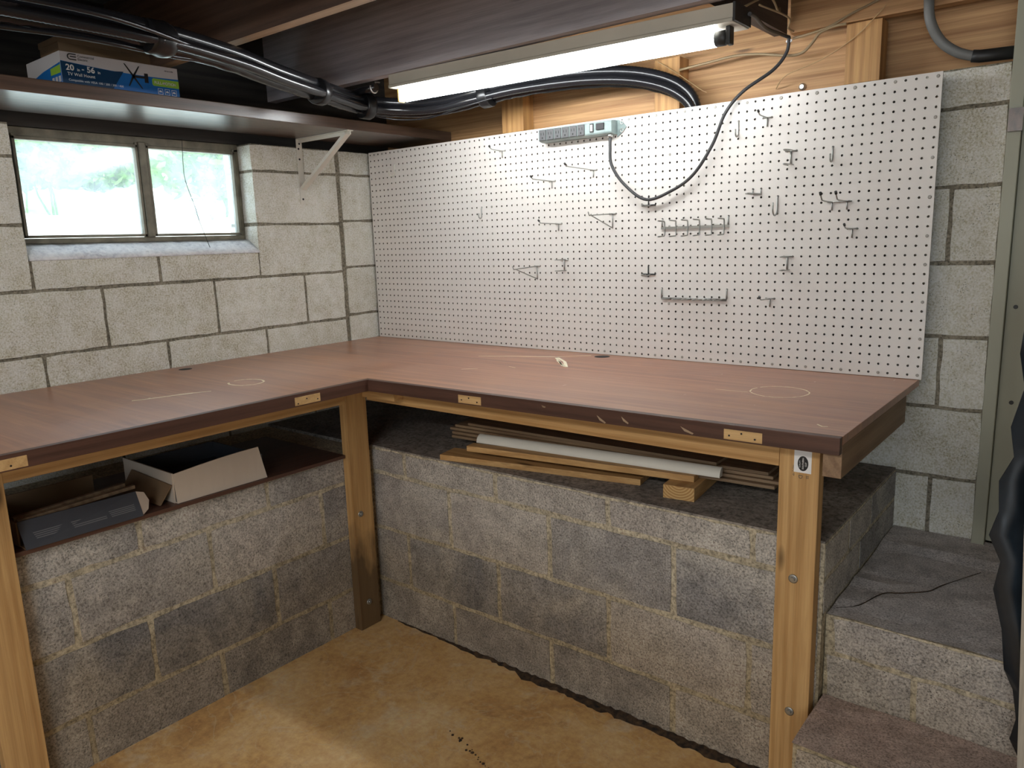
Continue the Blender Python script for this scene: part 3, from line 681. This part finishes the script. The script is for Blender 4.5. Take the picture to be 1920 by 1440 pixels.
def cclip(t, x, z, h=1.55, L=2.4, w_=1.1):
    b = BM(); wire(b, [(x-w_/2-.1, .2, z), (x-w_/2-.1, -.1, z), (x+w_/2+.1, -.1, z), (x+w_/2+.1, .2, z)]); wire(b, [(x, -.12, z), (x, -.12, z-h)], .09); obj('back_wire', b, MT['zinc'], t)
    b = BM(); wire(b, smooth([(x+.3, -.1, z+.02), (x+.3, -L*.6, z+.02), (x, -L, z+.03), (x-.3, -L*.6, z+.02), (x-.3, -.1, z+.02)], 4), .06)
    wire(b, smooth([(x+.3, -.1, z-h), (x+.3, -L*.6, z-h), (x, -L, z-h+.03), (x-.3, -L*.6, z-h), (x-.3, -.1, z-h)], 4), .06); obj('loops', b, MT['zinc'], t)
def triangle(t, x, z, L, h):
    b = BM(); wire(b, [(x+.5, .3, z), (x+.5, -.1, z), (x-.5, -.1, z), (x-.5, .3, z)]); wire(b, [(x, -.1, z), (x, -.1, z-h)]); obj('back_wire', b, MT['zinc'], t)
    b = BM(); wire(b, [(x, -.1, z), (x, -L, z-.25), (x, -L-.25, z+.2)]); wire(b, [(x, -L+.5, z-.25), (x, -.1, z-h)]); obj('arm', b, MT['zinc'], t)
for x, z, L, lab in ((29.5, 29, 2.7, 'short straight wire hook near the top edge, left of the power strip'), (45.5, 25, 6.6, 'longest straight wire hook, just below the power strip'),
                     (38.5, 24, 4.7, 'straight wire hook below the left end of the power strip'), (39.5, 18, 4.5, 'straight wire hook left of the upper triangular hook'),
                     (69.5, 29, 2.6, 'short straight hook near the top edge, right of the hanging cord'), (79.5, 16, 2.9, 'short straight hook just below the double hook at right'),
                     (70.5, 8, 3.2, 'lowest straight hook, right of the low wire rack')):
    put('pegboard_hook', straight, x, z, lab, L)
for x, z, L, r, mt, lab in ((6, 29, 1.3, 1.3, 'white_paint', 'whitish J-shaped hook near the left end of the pegboard'), (66, 29, 1.4, .8, 'zinc', 'small J hook near the top, right beside the hanging cord'),
                        (77, 25, 1.2, .8, 'zinc', 'small J hook at upper right, above the double hook'), (71, 20, 1.5, 1.4, 'zinc', 'deep J hook right of the high wire rack'),
                        (25, 21, 1.3, .7, 'zinc', 'small J hook alone in the left half of the pegboard')):
    put('pegboard_hook', jhook, x, z, lab, L, r, mt)
for x, z, lab in ((72.4, 25, 'double-loop wire clip high at right, left of a J hook'), (40.4, 12.9, 'double-loop wire clip beside the lower triangular hook'), (72.4, 13, 'double-loop wire clip low at right')):
    put('pegboard_hook', cclip, x, z, lab)
put('pegboard_hook', triangle, 48.5, 19, 'upper of the two triangular wire bracket hooks', 5.9, 1.9)
put('pegboard_hook', triangle, 35.5, 12, 'lower of the two triangular wire bracket hooks, farther left', 5.7, 1.9)
t = thing('pegboard_hook', 'double straight hook with two black tips at right', 'hook', (78, -.05, 19), HG)
b = BM(); wire(b, [(76.7, -.1, 19), (79.3, -.1, 19)]); wire(b, [(77.2, -.1, 19), (77.2, -.1, 18.1)]); wire(b, [(78.8, -.1, 19), (78.8, -.1, 18.1)]); wire(b, [(77, -.1, 19), (77, .3, 19)]); wire(b, [(79, -.1, 19), (79, .3, 19)]); obj('back_wire', b, MT['zinc'], t)
for x in (77.2, 78.8):
    b = BM(); wire(b, smooth([(x, -.1, 19), (x, -3.4, 19.1), (x, -4.0, 19.35), (x, -4.4, 19.8)], 4)); obj('arm', b, MT['zinc'], t)
    b = BM(); wire(b, [(x, -4.3, 19.7), (x, -4.5, 19.95)], .13, 8); obj('tip', b, MT['dark_metal'], t)
t = thing('pegboard_hook', 'wide low wire holder hung from two holes, left of the deep J hook', 'hook', (68.5, -.05, 21), HG)
b = BM()
for x in (68, 69): wire(b, [(x, .3, 21), (x, -.12, 20.9), (x, -.12, 20.35)])
wire(b, [(68, -.12, 20.4), (69, -.12, 20.4), (69, -.2, 20.4)]); wire(b, smooth([(69, -.12, 20.4), (68.9, -2.4, 20.4), (68.5, -3.2, 20.4), (68.1, -2.4, 20.4), (68, -.12, 20.4)], 4)); obj('wire', b, MT['zinc'], t)
for z, s, lab in ((21, -1, 'dark cross-shaped wire hook holding up the hanging cord'), (12, -1, 'dark cross-shaped wire hook below the cord loop, between the racks')):
    t = thing('pegboard_hook', lab, 'hook', (54, -.05, z), HG); b = BM()
    wire(b, [(54, .3, z), (54, -.1, z), (54, -.12, z-1.5)]); wire(b, [(53, .2, z-1.15), (53, -.1, z-1.15), (55, -.1, z-1.15), (55, .2, z-1.15)], .085); obj('back_wire', b, MT['dark_metal'], t)
    b = BM(); wire(b, smooth([(54.3, -.1, z-1.2), (54.3, -1.3, z-1.25), (54, -1.8, z-1.1), (53.7, -1.3, z-1.25), (53.7, -.1, z-1.2)], 4), .07); obj('loop', b, MT['zinc'], t)
rk = thing('tool_rack', 'higher wire tool rack with six C-shaped prongs', 'rack', (60.5, -.05, 16.5), 'wire tool racks')
b = BM()
for x in (56, 65): wire(b, [(x, .3, 18.05), (x, -.1, 18), (x, -.14, 16.8)], .08)
bx(b, 55.9, 65.1, -.24, -.1, 16.66, 16.98); obj('rail', b, MT['zinc'], rk)
for k in range(6):
    x = 56.45+k*1.62; b = BM(); wire(b, [(x, -2.1, 17.75), (x, -.4, 17.7), (x, -.28, 17.5), (x, -.28, 15.95), (x, -.4, 15.8), (x, -2.1, 15.75)], .075); obj('prong', b, MT['zinc'], rk)
rk = thing('tool_rack', 'lower flat wire rack with six short looped prongs', 'rack', (60.3, -.05, 7.6), 'wire tool racks')
b = BM()
for x in (56, 65): wire(b, [(x, .3, 9.05), (x, -.1, 9), (x, -.14, 7.75)], .08)
wire(b, [(56, -.16, 7.75), (65, -.16, 7.75)], .09); wire(b, [(56, -.16, 7.6), (65, -.16, 7.6)], .06); obj('rail', b, MT['zinc'], rk)
for k in range(6):
    x = 57.0+k*1.42; b = BM(); wire(b, smooth([(x+.32, -.16, 7.75), (x+.3, -1.3, 7.72), (x, -1.9, 7.75), (x-.3, -1.3, 7.72), (x-.32, -.16, 7.75)], 4), .06); obj('prong', b, MT['zinc'], rk)

# power strip on the top edge of the pegboard
ps = thing('power_strip', 'worn teal metal power strip with six charcoal outlets on the pegboard top', 'power strip', (43.5, 0, 29))
def PS(u, y, v):     # strip frame: u along (0..12), v up (0..1.75); sags to the right end slightly
    return (37.5+u*.985, y, 29.4+v+u*.0)
b = BM(); prof = [(0, 0), (-1.0, -.0), (-1.6, .12), (-1.72, .3), (-1.72, 1.55), (-1.6, 1.72), (-1.0, 1.8), (0, 1.8)]
prism(b, [PS(0, y, v-.15) for y, v in prof], (11.9, 0, 0)); obj('body', b, MT['teal'], ps, bevel=.05)
for k in range(6):
    u = .2+k*1.28
    b = BM(); bx(b, 37.5+u, 37.5+u+1.14, -1.86, -1.70, 29.45, 30.85); oo = obj('outlet', b, MT['outlet'], ps, bevel=.06)
    b = BM(); cx = 37.5+u+.57
    for zz in (30.1,):
        bx(b, cx-.26, cx-.18, -1.875, -1.85, zz+.05, zz+.38); bx(b, cx+.18, cx+.26, -1.875, -1.85, zz+.02, zz+.4); bx(b, cx-.09, cx+.09, -1.875, -1.85, zz-.42, zz-.2)
    obj('slots', b, MT['slot'], oo)
box_obj('indicator_frame', (46.1, 46.65, -1.84, -1.7, 29.7, 30.8), MT['dark_metal'], ps)
box_obj('indicator_light', (46.22, 46.53, -1.88, -1.8, 29.85, 30.65), MT['lens'], ps)
box_obj('switch', (47.1, 48.3, -1.92, -1.7, 29.9, 30.75), MT['ink'], ps, bevel=.05)
b = BM(); prism(b, [(49.35, -.06, 28.9), (50.2, -.06, 29.5), (50.75, -.06, 30.1), (50.2, -.06, 30.7), (49.35, -.06, 31.2)], (0, -.12, 0)); obj('mounting_tab', b, MT['teal'], ps)
b = BM()
for z in (30.0, 31.0): tube(b, [(50.1-.0+(.22*math.cos(a)), -.25, z-.3+.22*math.sin(a)) for a in [math.radians(30*i) for i in range(13)]], .05, 6)
obj('tab_ring', b, MT['steel'], ps)
b = BM(); cyl(b, (48.7, -.85, 29.35), (48.7, -.85, 28.9), .36, 12); obj('cord_grip', b, MT['steel'], ps)
b = BM(); tube(b, smooth([(48.7, -.85, 29.1), (48.75, -1.0, 27.6), (49.0, -1.05, 25.3), (50.9, -1.05, 22.7), (54.2, -1.1, 20.55), (57.9, -1.0, 21.5), (60.8, -1.0, 23.3), (63.2, -1.0, 26.6), (64.7, -.95, 30.0), (66.6, -.3, 32.3), (69.4, 1.3, 34.4), (70.7, 2.0, 36.2), (70.95, 2.1, 37.9)], 10), .2, 10)
tube(b, smooth([(70.95, 2.1, 37.9), (70.6, .6, 38.0), (70.9, -5, 37.6), (72.0, -11, 37.4), (72.15, -12.8, 37.3)], 8), .2, 10)
obj('cord', b, MT['cord'], ps)['label'] = 'thick black looping cord'
b = BM(); tube(b, [(70.95+.3*math.cos(a), 2.1, 37.5+.12*math.sin(a)) for a in [math.radians(30*i) for i in range(13)]], .09, 6); tag(obj('cord_tie', b, MT['white']), 'white tie round the black cord beneath the beam', 'tie')
# loose cables by the right end of the lamp
CG = 'cables by the right end of the lamp'
for pts, r, mt, lab in (([(56.8, 2.8, 36.6), (61, 2.8, 36.9), (64.3, 2.8, 37.1), (67.2, 2.8, 36.8), (70.8, 2.8, 36.05), (72.4, 2.7, 36.15), (73.4, 2.7, 37.0), (74.2, 2.7, 37.9), (75.6, 2.7, 38.3), (77, 2.8, 38.35)], .16, 'tan', 'flat tan cable stapled below the beam, curving up at its right end'),
                        ([(71.2, 2.6, 37.8), (73.4, 2.5, 38.0), (75.4, 2.6, 38.4), (77.6, 2.7, 39.3), (80.3, 2.8, 40.2), (83.5, 2.8, 41.7)], .13, 'tan', 'tan cable rising to the right across the brown beam'),
                        ([(68.3, 5.7, 33.1), (70.4, 3.2, 34.0), (74.4, 3.1, 35.1), (77.8, 3.1, 36.8), (80.3, 2.8, 38.8), (81, 2.8, 39.5)], .06, 'jute', 'thin pale string crossing the upright block above the pegboard'),
                        ([(53.5, 3.0, 38.2), (56, 2.9, 36.6), (59.5, 2.9, 34.0), (60.5, 2.9, 33.4)], .06, 'jute', 'thin pale string slanting down behind the black hose end'),
                        ([(71.6, -13, 38.0), (72.6, -9, 39.6), (72.2, -5, 39.0), (71.2, -2, 40.2)], .12, 'tan', 'thick tan cable curling above the lamp end'),
                        ([(72.6, -11.5, 38.3), (73.6, -6, 38.0), (72.6, -3, 37.7), (71.8, 1, 38.2)], .1, 'tan', 'second tan cable curling beside the lamp end')):
    b = BM(); tube(b, smooth(pts, 8), r, 7); tag(obj('cable', b, MT[mt]), lab, 'cable', CG)
for p, s, lab in (((71.4, 5.6, 32.9), .42, 'shiny round bolt head on the orange board above the pegboard'),):
    b = BM(); tube(b, [(p[0], 6.0, p[2]), (p[0], 5.8, p[2]), (p[0], 5.6, p[2])], [s, s, s*.55], 14); tag(obj('bolt', b, MT['steel']), lab, 'bolt')
# grey conduit on the right
b = BM(); tube(b, smooth([(85.2, 2.4, 47.5), (85.1, 2.4, 42), (85.2, 2.4, 39.2), (85.45, 2.5, 37.0), (86.4, 3.0, 35.0), (87.9, 3.4, 33.7), (89.4, 3.8, 33.1)], 8), .5, 14); b2 = b
cd = thing('conduit', 'grey plastic conduit bending down onto the block wall at upper right', 'conduit', (86, 3, 33)); obj('bend', b, MT['conduit'], cd)
b = BM(); tube(b, [(89.3, 3.8, 33.12), (90, 3.9, 33.0), (93, 4.2, 32.95)], [.62, .64, .64], 14); obj('sleeve', b, MT['dark_metal'], cd)

# ------------------------------------------------------------------ the L-shaped workbench
wb = thing('workbench', 'L-shaped workbench with worn red-brown top on pine legs', 'workbench', (45, -20, FZ))
BZ = -.5
b = BM(); poly = [(XL+.06, .55), (87.15, .55), (87.15, -28.45), (31.7-.72, -30.0), (31.0, -120), (XL+.06, -120)]
prism(b, [(x, y, BZ) for x, y in poly], (0, 0, -.75)); obj('bench_top', b, MT['bench'], wb, bevel=.04)
def strip(name, p, q, z0, z1, th_, mat, outward):
    b = BM(); o = Vector(outward)*th_
    prism(b, [(p[0], p[1], z1), (q[0], q[1], z1), (q[0]+o.x, q[1]+o.y, z1), (p[0]+o.x, p[1]+o.y, z1)], (0, 0, z0-z1)); return obj(name, b, mat, wb, bevel=.05)
strip('front_edge', (31.75, -29.98), (87.15, -28.47), BZ-1.45, BZ+.02, .72, MT['fascia_x'], (0, -1, 0))['label'] = 'dark red-brown front edge'
strip('front_edge', (31.0, -120), (31.0, -30.0), BZ-1.45, BZ+.02, .74, MT['fascia_y'], (1, 0, 0))['label'] = 'dark red-brown front edge'
def fx_y(x): return -30.7+(x-31.7)*(1.51/55.4)
for xa, xb_ in ((46.6, 49.9), (77.5, 80.9)):
    b = BM(); prism(b, [(xa, fx_y(xa)-.03, BZ-1.32), (xb_, fx_y(xb_)-.03, BZ-1.32), (xb_, fx_y(xb_)-.03, BZ-.4), (xa, fx_y(xa)-.03, BZ-.4)], (0, .3, 0)); pl = obj('filler_block', b, MT['plug'], wb, bevel=.03); pl['label'] = 'raw pale filler block'
    b = BM()
    for dx, dz in ((.5, -.95), (1.6, -.65), (2.8, -1.0)): cyl(b, (xa+dx, fx_y(xa)-.03, BZ+dz), (xa+dx, fx_y(xa)-.05, BZ+dz), .09, 8)
    obj('nail', b, MT['ink'], pl)
for ya, yb_ in ((-41.4, -37.9), (-73, -68.6)):
    b = BM(); bx(b, 31.5, 31.78, ya, yb_, BZ-1.32, BZ-.35); pl = obj('filler_block', b, MT['plug'], wb, bevel=.03); pl['label'] = 'raw pale filler block'
    b = BM()
    for dy, dz in ((.4, -1.1), (1.6, -.7), (3.1, -1.0)): cyl(b, (31.76, ya+dy, BZ+dz), (31.8, ya+dy, BZ+dz), .09, 8)
    obj('nail', b, MT['ink'], pl)
box_obj('apron', (25.05, 81.05, -25.45, -24.0, -4.75, -1.3), MT['pine_x'], wb, bevel=.05)
box_obj('apron', (23.55, 25.0, -120, -29.05, -4.65, -1.3), MT['pine_y'], wb, bevel=.05)
box_obj('cleat', (26.2, 32.4, -27.1, -25.5, -3.9, -1.3), MT['pine_x'], wb, bevel=.05)
box_obj('end_board', (85.65, 87.15, -28.4, -5.5, -4.1, -1.27), MT['end_y'], wb, bevel=.05)['label'] = 'worn grey-brown end board'
for y0_, lab in ((-5.3, ''), ):
    box_obj('cleat', (60, 85.6, .0-3.0, .5, -3.3, -1.3), MT['old_x'], wb)
# legs
def leg(dims, mat, bolts, ax):
    l = box_obj('leg', dims, mat, wb, bevel=.07)
    for p in bolts:
        b = BM(); p = Vector(p); d = Vector((0, -1, 0)) if ax == 'y' else Vector((1, 0, 0)); tube(b, [p, p+d*.08, p+d*.1], [.42, .42, .3], 16); tube(b, [p+d*.1, p+d*.3], .2, 6)
        obj('bolt', b, MT['zinc'], l)
    return l
lr = leg((81.1, 84.6, -25.55, -24.12, FZ+.02, -1.3), MT['pine_z'], [(82.75, -25.55, -15.1), (82.9, -25.55, -28.4)], 'y')
leg((23.62, 25.0, -29.0, -25.5, FZ+.02, -1.3), MT['pine_leg'], [(25.0, -27.8, -20.3), (25.0, -27.4, -33.4)], 'x')
leg((23.62, 25.05, -72.3, -68.7, FZ+.02, -1.3), MT['pine_z'], [], 'x')
# paper grading tag on the right-hand leg
tg = box_obj('label_tag', (82.42, 83.92, -25.58, -25.54, -5.0, -2.5), MT['white'], lr); tg['label'] = 'white paper lumber tag with black oval'
b = BM(); prism(b, [(83.2+.46*math.cos(a), -25.585, -4.15+.68*math.sin(a)) for a in [math.radians(15*i) for i in range(24)]], (0, -.01, 0)); bx(b, 83.1, 83.5, -25.6, -25.58, -2.95, -2.72); obj('print', b, MT['ink'], tg)
text('lettering', 'SOUTHERN', .2, (83.27, -25.6, -4.66), (0, 0, 1), (-1, 0, 0), MT['white'], tg, .01)
text('lettering', 'CUT', .2, (83.52, -25.6, -4.4), (0, 0, 1), (-1, 0, 0), MT['white'], tg, .01)
text('lettering', 'QUALITY', .16, (82.98, -25.6, -4.55), (0, 0, 1), (-1, 0, 0), MT['white'], tg, .01)
text('stamp', 'D', .5, (82.85, -25.56, -5.2), (0, 0, -1), (1, 0, 0), MT['furring'], tg)
text('stamp', 'SS', .32, (83.5, -25.56, -5.2), (0, 0, -1), (1, 0, 0), MT['furring'], tg)
text('stamp', 'NO 2 YP', .26, (82.3, -25.56, -4.4), (0, 0, -1), (1, 0, 0), MT['furring'], tg)
# paint scuffs on the red-brown front edge
b = BM()
for x, z, dx, dz in ((64.6, -1.2, 1.0, -.6), (67.3, -1.0, .8, -.55), (73.4, -1.2, 1.3, -.5), (58.0, -.9, .5, -.1)):
    yf = -30.7+(x-31.7)*(1.51/55.4)-.015; prism(b, [(x, yf, z), (x+dx, yf+dx*.027, z+dz), (x+dx*.9, yf+dx*.027, z+dz-.12), (x+dx*.3, yf, z+dz*.5-.16)], (0, .02, 0))
obj('paint_scuff', b, MT['joist_edge'], wb)
# chalk and paint marks on the top
def mark(pts, r, close=False):
    b = BM(); P = [Vector((x, y, 0)) for x, y in pts]
    if close: P.append(P[0])
    for a, c in zip(P, P[1:]):
        d = (c-a); L = d.length
        if L < 1e-6: continue
        nrm = Vector((-d.y, d.x, 0)).normalized()*r*random.uniform(.5, 1.2)
        nrm *= 1.35; q = [a-nrm, c-nrm, c+nrm, a+nrm]; prism(b, [(v.x, v.y, BZ+.004) for v in q], (0, 0, .012))
    o = obj('chalk_mark', b, MT['chalk'], wb); o['label'] = 'pale chalk mark'
def ring(cx, cy, rx, ry, gap=0):
    a0 = random.uniform(0, 6); return [(cx+rx*math.cos(a0+a)*random.uniform(.98, 1.02), cy+ry*math.sin(a0+a)*random.uniform(.98, 1.02)) for a in [math.radians(i*9) for i in range(int(40-gap))]]
mark(ring(19.3, -39.6, 2.3, 2.0, 3), .09); mark(ring(76.7, -13.5, 2.9, 2.9), .05)
mark([(18.0, -53.2), (18.6, -51.5), (19.0, -50), (19.4, -48.4), (19.9, -47.0)], .12); mark([(19.9, -47.0), (20.8, -45.2)], .08); mark([(18.2, -52.9), (18.6, -51.9), (18.2, -51.2)], .1)
mark([(31.5, -9.5), (37, -6.8), (41.9, -4.9), (44.5, -2.5), (45.8, -1.6)], .1)
mark([(42.5, -5.6), (44.8, -8), (47.3, -10.9)], .1); mark([(42.7, -5.4), (45.6, -7.9), (48.2, -11.3)], .22); mark([(44.0, -7.4), (47.9, -11.2)], .16)
mark([(41.2, -14.5), (42.6, -14.9)], .07); mark([(37.0, -19.2), (38.7, -17.9)], .06); mark([(70.5, -15.4), (74.0, -15.2)], .04); mark([(84.2, -25.4), (84.8, -26.0), (85.2, -25.8)], .06)
b = BM()
for x, y, r in ((47.7, -1.75, 1.1), (1.9, -38.2, .9)): prism(b, [(x+r*math.cos(a), y+r*math.sin(a), BZ+.003) for a in [math.radians(20*i) for i in range(18)]], (0, 0, .006))
obj('grommet_hole', b, MT['slot'], wb)['label'] = 'round dark cable holes'

# ------------------------------------------------------------------ offcuts on the ledge under the right-hand bench
def skew(name, p, q, wd, z0, z1, mat, lab, cat, group=None, bevel=.04):
    p = Vector((p[0], p[1], 0)); q = Vector((q[0], q[1], 0)); d = (q-p).normalized(); n_ = Vector((-d.y, d.x, 0))*wd
    b = BM(); prism(b, [(v.x, v.y, z0) for v in (p, q, q+n_, p+n_)], (0, 0, z1-z0))
    return tag(obj(name, b, mat, bevel=bevel), lab, cat, group)
LG = -11.58
skew('board', (37.1, -24.1), (63.5, -19.2), 3.5, LG, LG+.72, MT['pine_x'], 'lowest pale pine board at the ledge front, under the stacked offcuts', 'board', 'pine boards on the ledge')
skew('board', (40.9, -23.1), (69.9, -19.1), 1.6, LG+1.5, LG+2.2, MT['pine_x'], 'second pale pine board, lying on the short timber block', 'board', 'pine boards on the ledge')
bl = skew('timber_block', (67.4, -21.3), (70.8, -20.9), 13, LG, LG+1.48, MT['pine_y'], 'short thick pine offcut lying end-on with visible growth rings', 'block')
def ring_mat():
    m, t, b = nt('end_grain'); wv = N(t, 'ShaderNodeTexWave', wave_type='RINGS', rings_direction='SPHERICAL')
    t.links.new(coords(t, (1, 1, 1), loc=(-.0, 0, -.055)), wv.inputs[0]); wv.inputs['Scale'].default_value = 42; wv.inputs['Distortion'].default_value = .6
    t.links.new(ramp(t, wv.outputs[0], [(.2, hexc(206, 170, 112)), (.75, hexc(176, 130, 76))]), b.inputs['Base Color']); b.inputs['Roughness'].default_value = .7; return m
b = BM(); prism(b, [(67.44, -21.31, LG+.03), (70.78, -20.91, LG+.03), (70.78, -20.91, LG+1.45), (67.44, -21.31, LG+1.45)], (0.002, -.03, 0)); obj('end_grain', b, ring_mat(), bl, at=(69.1, -21.2, LG))
b = BM(); p, q = Vector((41.0, -21.3, LG+2.22)), Vector((72.4, -18.3, LG+2.22)); d = (q-p).normalized(); nn = Vector((-d.y, d.x, 0))
prof = [(0, 0)]+[(.95*(1-math.cos(math.radians(a))), .95*math.sin(math.radians(a))) for a in range(10, 91, 10)]+[(.95, 0)]
prism(b, [tuple(p+nn*u+Vector((0, 0, v))) for u, v in prof], tuple(q-p)); tag(obj('trim_moulding', b, MT['white_paint']), 'white quarter-round moulding lying among the offcuts', 'moulding')
PG = 'thin planks on the ledge'
for xa, ya, xb_, yb_, z, lab in ((34.6, -19.1, 77.7, -16.8, LG+1.5, 'lowest thin tan plank, its right end nearest the bench leg'), (34.2, -18.6, 78.1, -16.2, LG+1.87, 'second thin tan plank from the bottom of the stack'),
                                 (33.4, -18.1, 77.2, -15.9, LG+2.24, 'third thin tan plank, in the middle of the stack'), (34.0, -17.7, 76.7, -15.9, LG+2.61, 'fourth thin tan plank, second from the top'),
                                 (36.0, -17.3, 71.3, -16.6, LG+2.98, 'topmost thin tan plank, shorter than the others')):
    skew('plank', (xa, ya), (xb_, yb_), 5.6, z, z+.33, MT['lam'], lab, 'plank', PG, .02)

# ------------------------------------------------------------------ ledge board and boxes under the left-hand bench
b = BM(); prism(b, [(x, y, -12.16) for x, y in ((6, -119), (24.35, -119), (24.35, -72.5), (23.5, -72.5), (23.5, -68.5), (24.35, -68.5), (24.35, -29.15), (6, -29.15))], (0, 0, .46))
tag(obj('ledge_board', b, MT['fascia_y'], bevel=.04), 'red-brown plank lying on the left lower wall under the bench', 'board')
bb = thing('open_box', 'charcoal cardboard box with grey print and torn pale end, under the left bench', 'box', (18.5, -61.6, -11.42))
b = BM(); prism(b, [(24.6, -67.6, -11.4), (24.6, -56.4, -11.4), (23.4, -56.4, -8.95), (23.0, -67.6, -8.95)], (-.15, 0, 0)); obj('front_panel', b, MT['carddark'], bb)
b = BM(); bx(b, 12.5, 24.3, -67.6, -56.3, -11.42, -11.3); bx(b, 12.4, 12.6, -67.6, -56.3, -11.4, -9); bx(b, 12.5, 23, -67.7, -67.55, -11.4, -9.0); obj('tray', b, MT['card'], bb)
b = BM(); prism(b, [(24.5, -56.4, -11.35), (24.1, -55.6, -11.0), (23.6, -55.2, -10.2), (23.3, -55.5, -9.3), (23.4, -56.4, -8.95)], (-.12, .02, 0)); obj('torn_flap', b, MT['cardw'], bb)
b = BM()
for yy, ln in ((-66.6, 2.7), (-63.2, 3.3), (-59.6, 2.6)):
    for r_ in range(4):
        zz = -10.1-r_*.17; xx = 24.62-(zz+11.4)*(.65-.16*(yy+1.5+67.6)/11.2)
        prism(b, [(xx-.06, yy+r_*.05, zz), (xx-.06, yy+ln, zz), (xx-.02, yy+ln, zz-.08), (xx-.02, yy+r_*.05, zz-.08)], (.1, 0, .03))
obj('small_print', b, MT['greytext'], bb)
for k, (xa, xb_, l) in enumerate(((20.8, 19.6, 'longer'), (21.9, 21.3, 'shorter'))):
    b = BM(); prism(b, [(xa, -67.3, -9.3), (xa+.5, -67.3, -9.3), (xb_+.5, -56.0+k*.3, -9.1), (xb_, -56.0+k*.3, -9.1)], (0, 0, .35))
    tag(obj('wood_strip', b, MT['lam']), l+' thin wood strip sticking out of the charcoal box', 'strip')
bw = thing('white_box', 'open white cardboard box with a bowed side, under the left bench', 'box', (18, -46.5, -11.42))
b = BM(); n = 8; v0 = []; v1 = []
for i in range(n+1):
    u = i/n; y = -52.3+u*11.4; xo = 24.0+.0*u; v0.append(b.verts.new((xo, y, -11.42))); v1.append(b.verts.new((xo-.35-.5*u, y+.0-.35*(u > .99), -8.1+.25*math.sin(u*2.4)+.3*u)))
for i in range(n): b.faces.new([v0[i], v0[i+1], v1[i+1], v1[i]])
r_ = bmesh.ops.extrude_face_region(b, geom=b.faces[:]); bmesh.ops.translate(b, verts=[e for e in r_['geom'] if isinstance(e, bmesh.types.BMVert)], vec=(-.15, 0, 0))
obj('front_panel', b, MT['cardw'], bw)
b = BM(); bx(b, 12, 23.8, -52.3, -41, -11.42, -11.3); bx(b, 12, 23.6, -52.45, -52.3, -11.42, -8.0)
obj('side_panel', b, MT['cardw'], bw)
b = BM(); bx(b, 12, 12.15, -52.3, -41, -11.42, -8.6); bx(b, 12, 23.2, -41, -40.85, -11.42, -8.6); bx(b, 12.2, 23.7, -52.25, -41.05, -11.3, -10.6)
obj('shaded_inside', b, MT['carddark'], bw)  # charcoal colour stands in for the shade inside the white box
b = BM(); prism(b, [(23.6, -52.5, -9.3), (23.2, -53.8, -11.35), (14.5, -54.2, -11.35), (14.5, -52.6, -9.0)], (0, -.12, 0)); obj('flap', b, MT['card'], bw)

for o in bpy.data.objects:
    if o.name.startswith(('open_box', 'white_box', 'wood_strip')): o.location.z -= .26*S

# ------------------------------------------------------------------ dirt along the wall foot, plastic sheet at right
b = BM(); n = 90; rows = []
for i in range(n+1):
    x = 27+i*(54)/n; wd = .15+.5*abs(math.sin(i*.53)*math.sin(i*.171+1))+random.uniform(0, .4)+(.45 if x > 50 else 0); h = .1+random.uniform(0, .3); q = min(1, .25+i/40); wd *= q; h *= q
    rows.append([b.verts.new((x, YK-.02, FZ+.01+h)), b.verts.new((x, YK-wd*.45, FZ+h*.7)), b.verts.new((x, YK-wd, FZ+.01))])
for r0, r1 in zip(rows, rows[1:]):
    for k in range(2): b.faces.new([r0[k], r0[k+1], r1[k+1], r1[k]])
o = tag(obj('dirt', b, MT['dirt']), 'dark damp dirt gathered along the foot of the lower back wall', 'dirt'); o['kind'] = 'stuff'
b = BM()
for _ in range(26):
    u = random.random(); c = Vector((50+u*8+random.uniform(-.25, .25), -37.6-u*2.6+random.uniform(-.3, .3), FZ)); r0 = random.uniform(.06, .22)
    tube(b, [c+Vector((0, 0, .0)), c+Vector((r0*.4, 0, r0*.7))], [r0, r0*.4], 6)
o = tag(obj('dirt', b, MT['dirt']), 'trail of black crumbs on the open floor before the bench', 'dirt'); o['kind'] = 'stuff'
b = BM(); edge = [(98.4, 9.5), (98.2, 6.5), (98.7, 4), (98.1, 1), (98.5, -1.2), (97.7, -3.2), (97.9, -5.5), (97.4, -7.5), (98.3, -9.5), (98.0, -11.8), (98.8, -15), (99.2, -18.3), (99.9, -20), (100.3, -22.5), (100.0, -24.5), (101, -26.6)]
cols = 12; rows = []
for x, z in edge:
    rows.append([b.verts.new((x+k*1.3, -25+.7*math.sin(k*1.3+z*.15)+random.uniform(-.12, .12), z+(1.6*math.sin(k*.6) if z > 9 else 0))) for k in range(cols)])
for r0, r1 in zip(rows, rows[1:]):
    for k in range(cols-1): b.faces.new([r0[k], r0[k+1], r1[k+1], r1[k]]).smooth = True
o = tag(obj('plastic_sheet', b, MT['tarp']), 'dark torn plastic sheet hanging at the right edge beside the steps', 'plastic sheet')
sm = o.modifiers.new('thick', 'SOLIDIFY'); sm.thickness = .002
b = BM(); prism(b, [(99.2, -26.6, 2.0), (103.5, -26.6, 2.2), (104.2, -27.6, -27), (100.9, -27.6, -27)], (0, .5, 0))
tag(obj('leaning_board', b, MT['paleboard']), 'pale board standing before the dark plastic sheet at the right edge', 'board')
for o in bpy.data.objects:
    if '_in' in o: del o['_in']
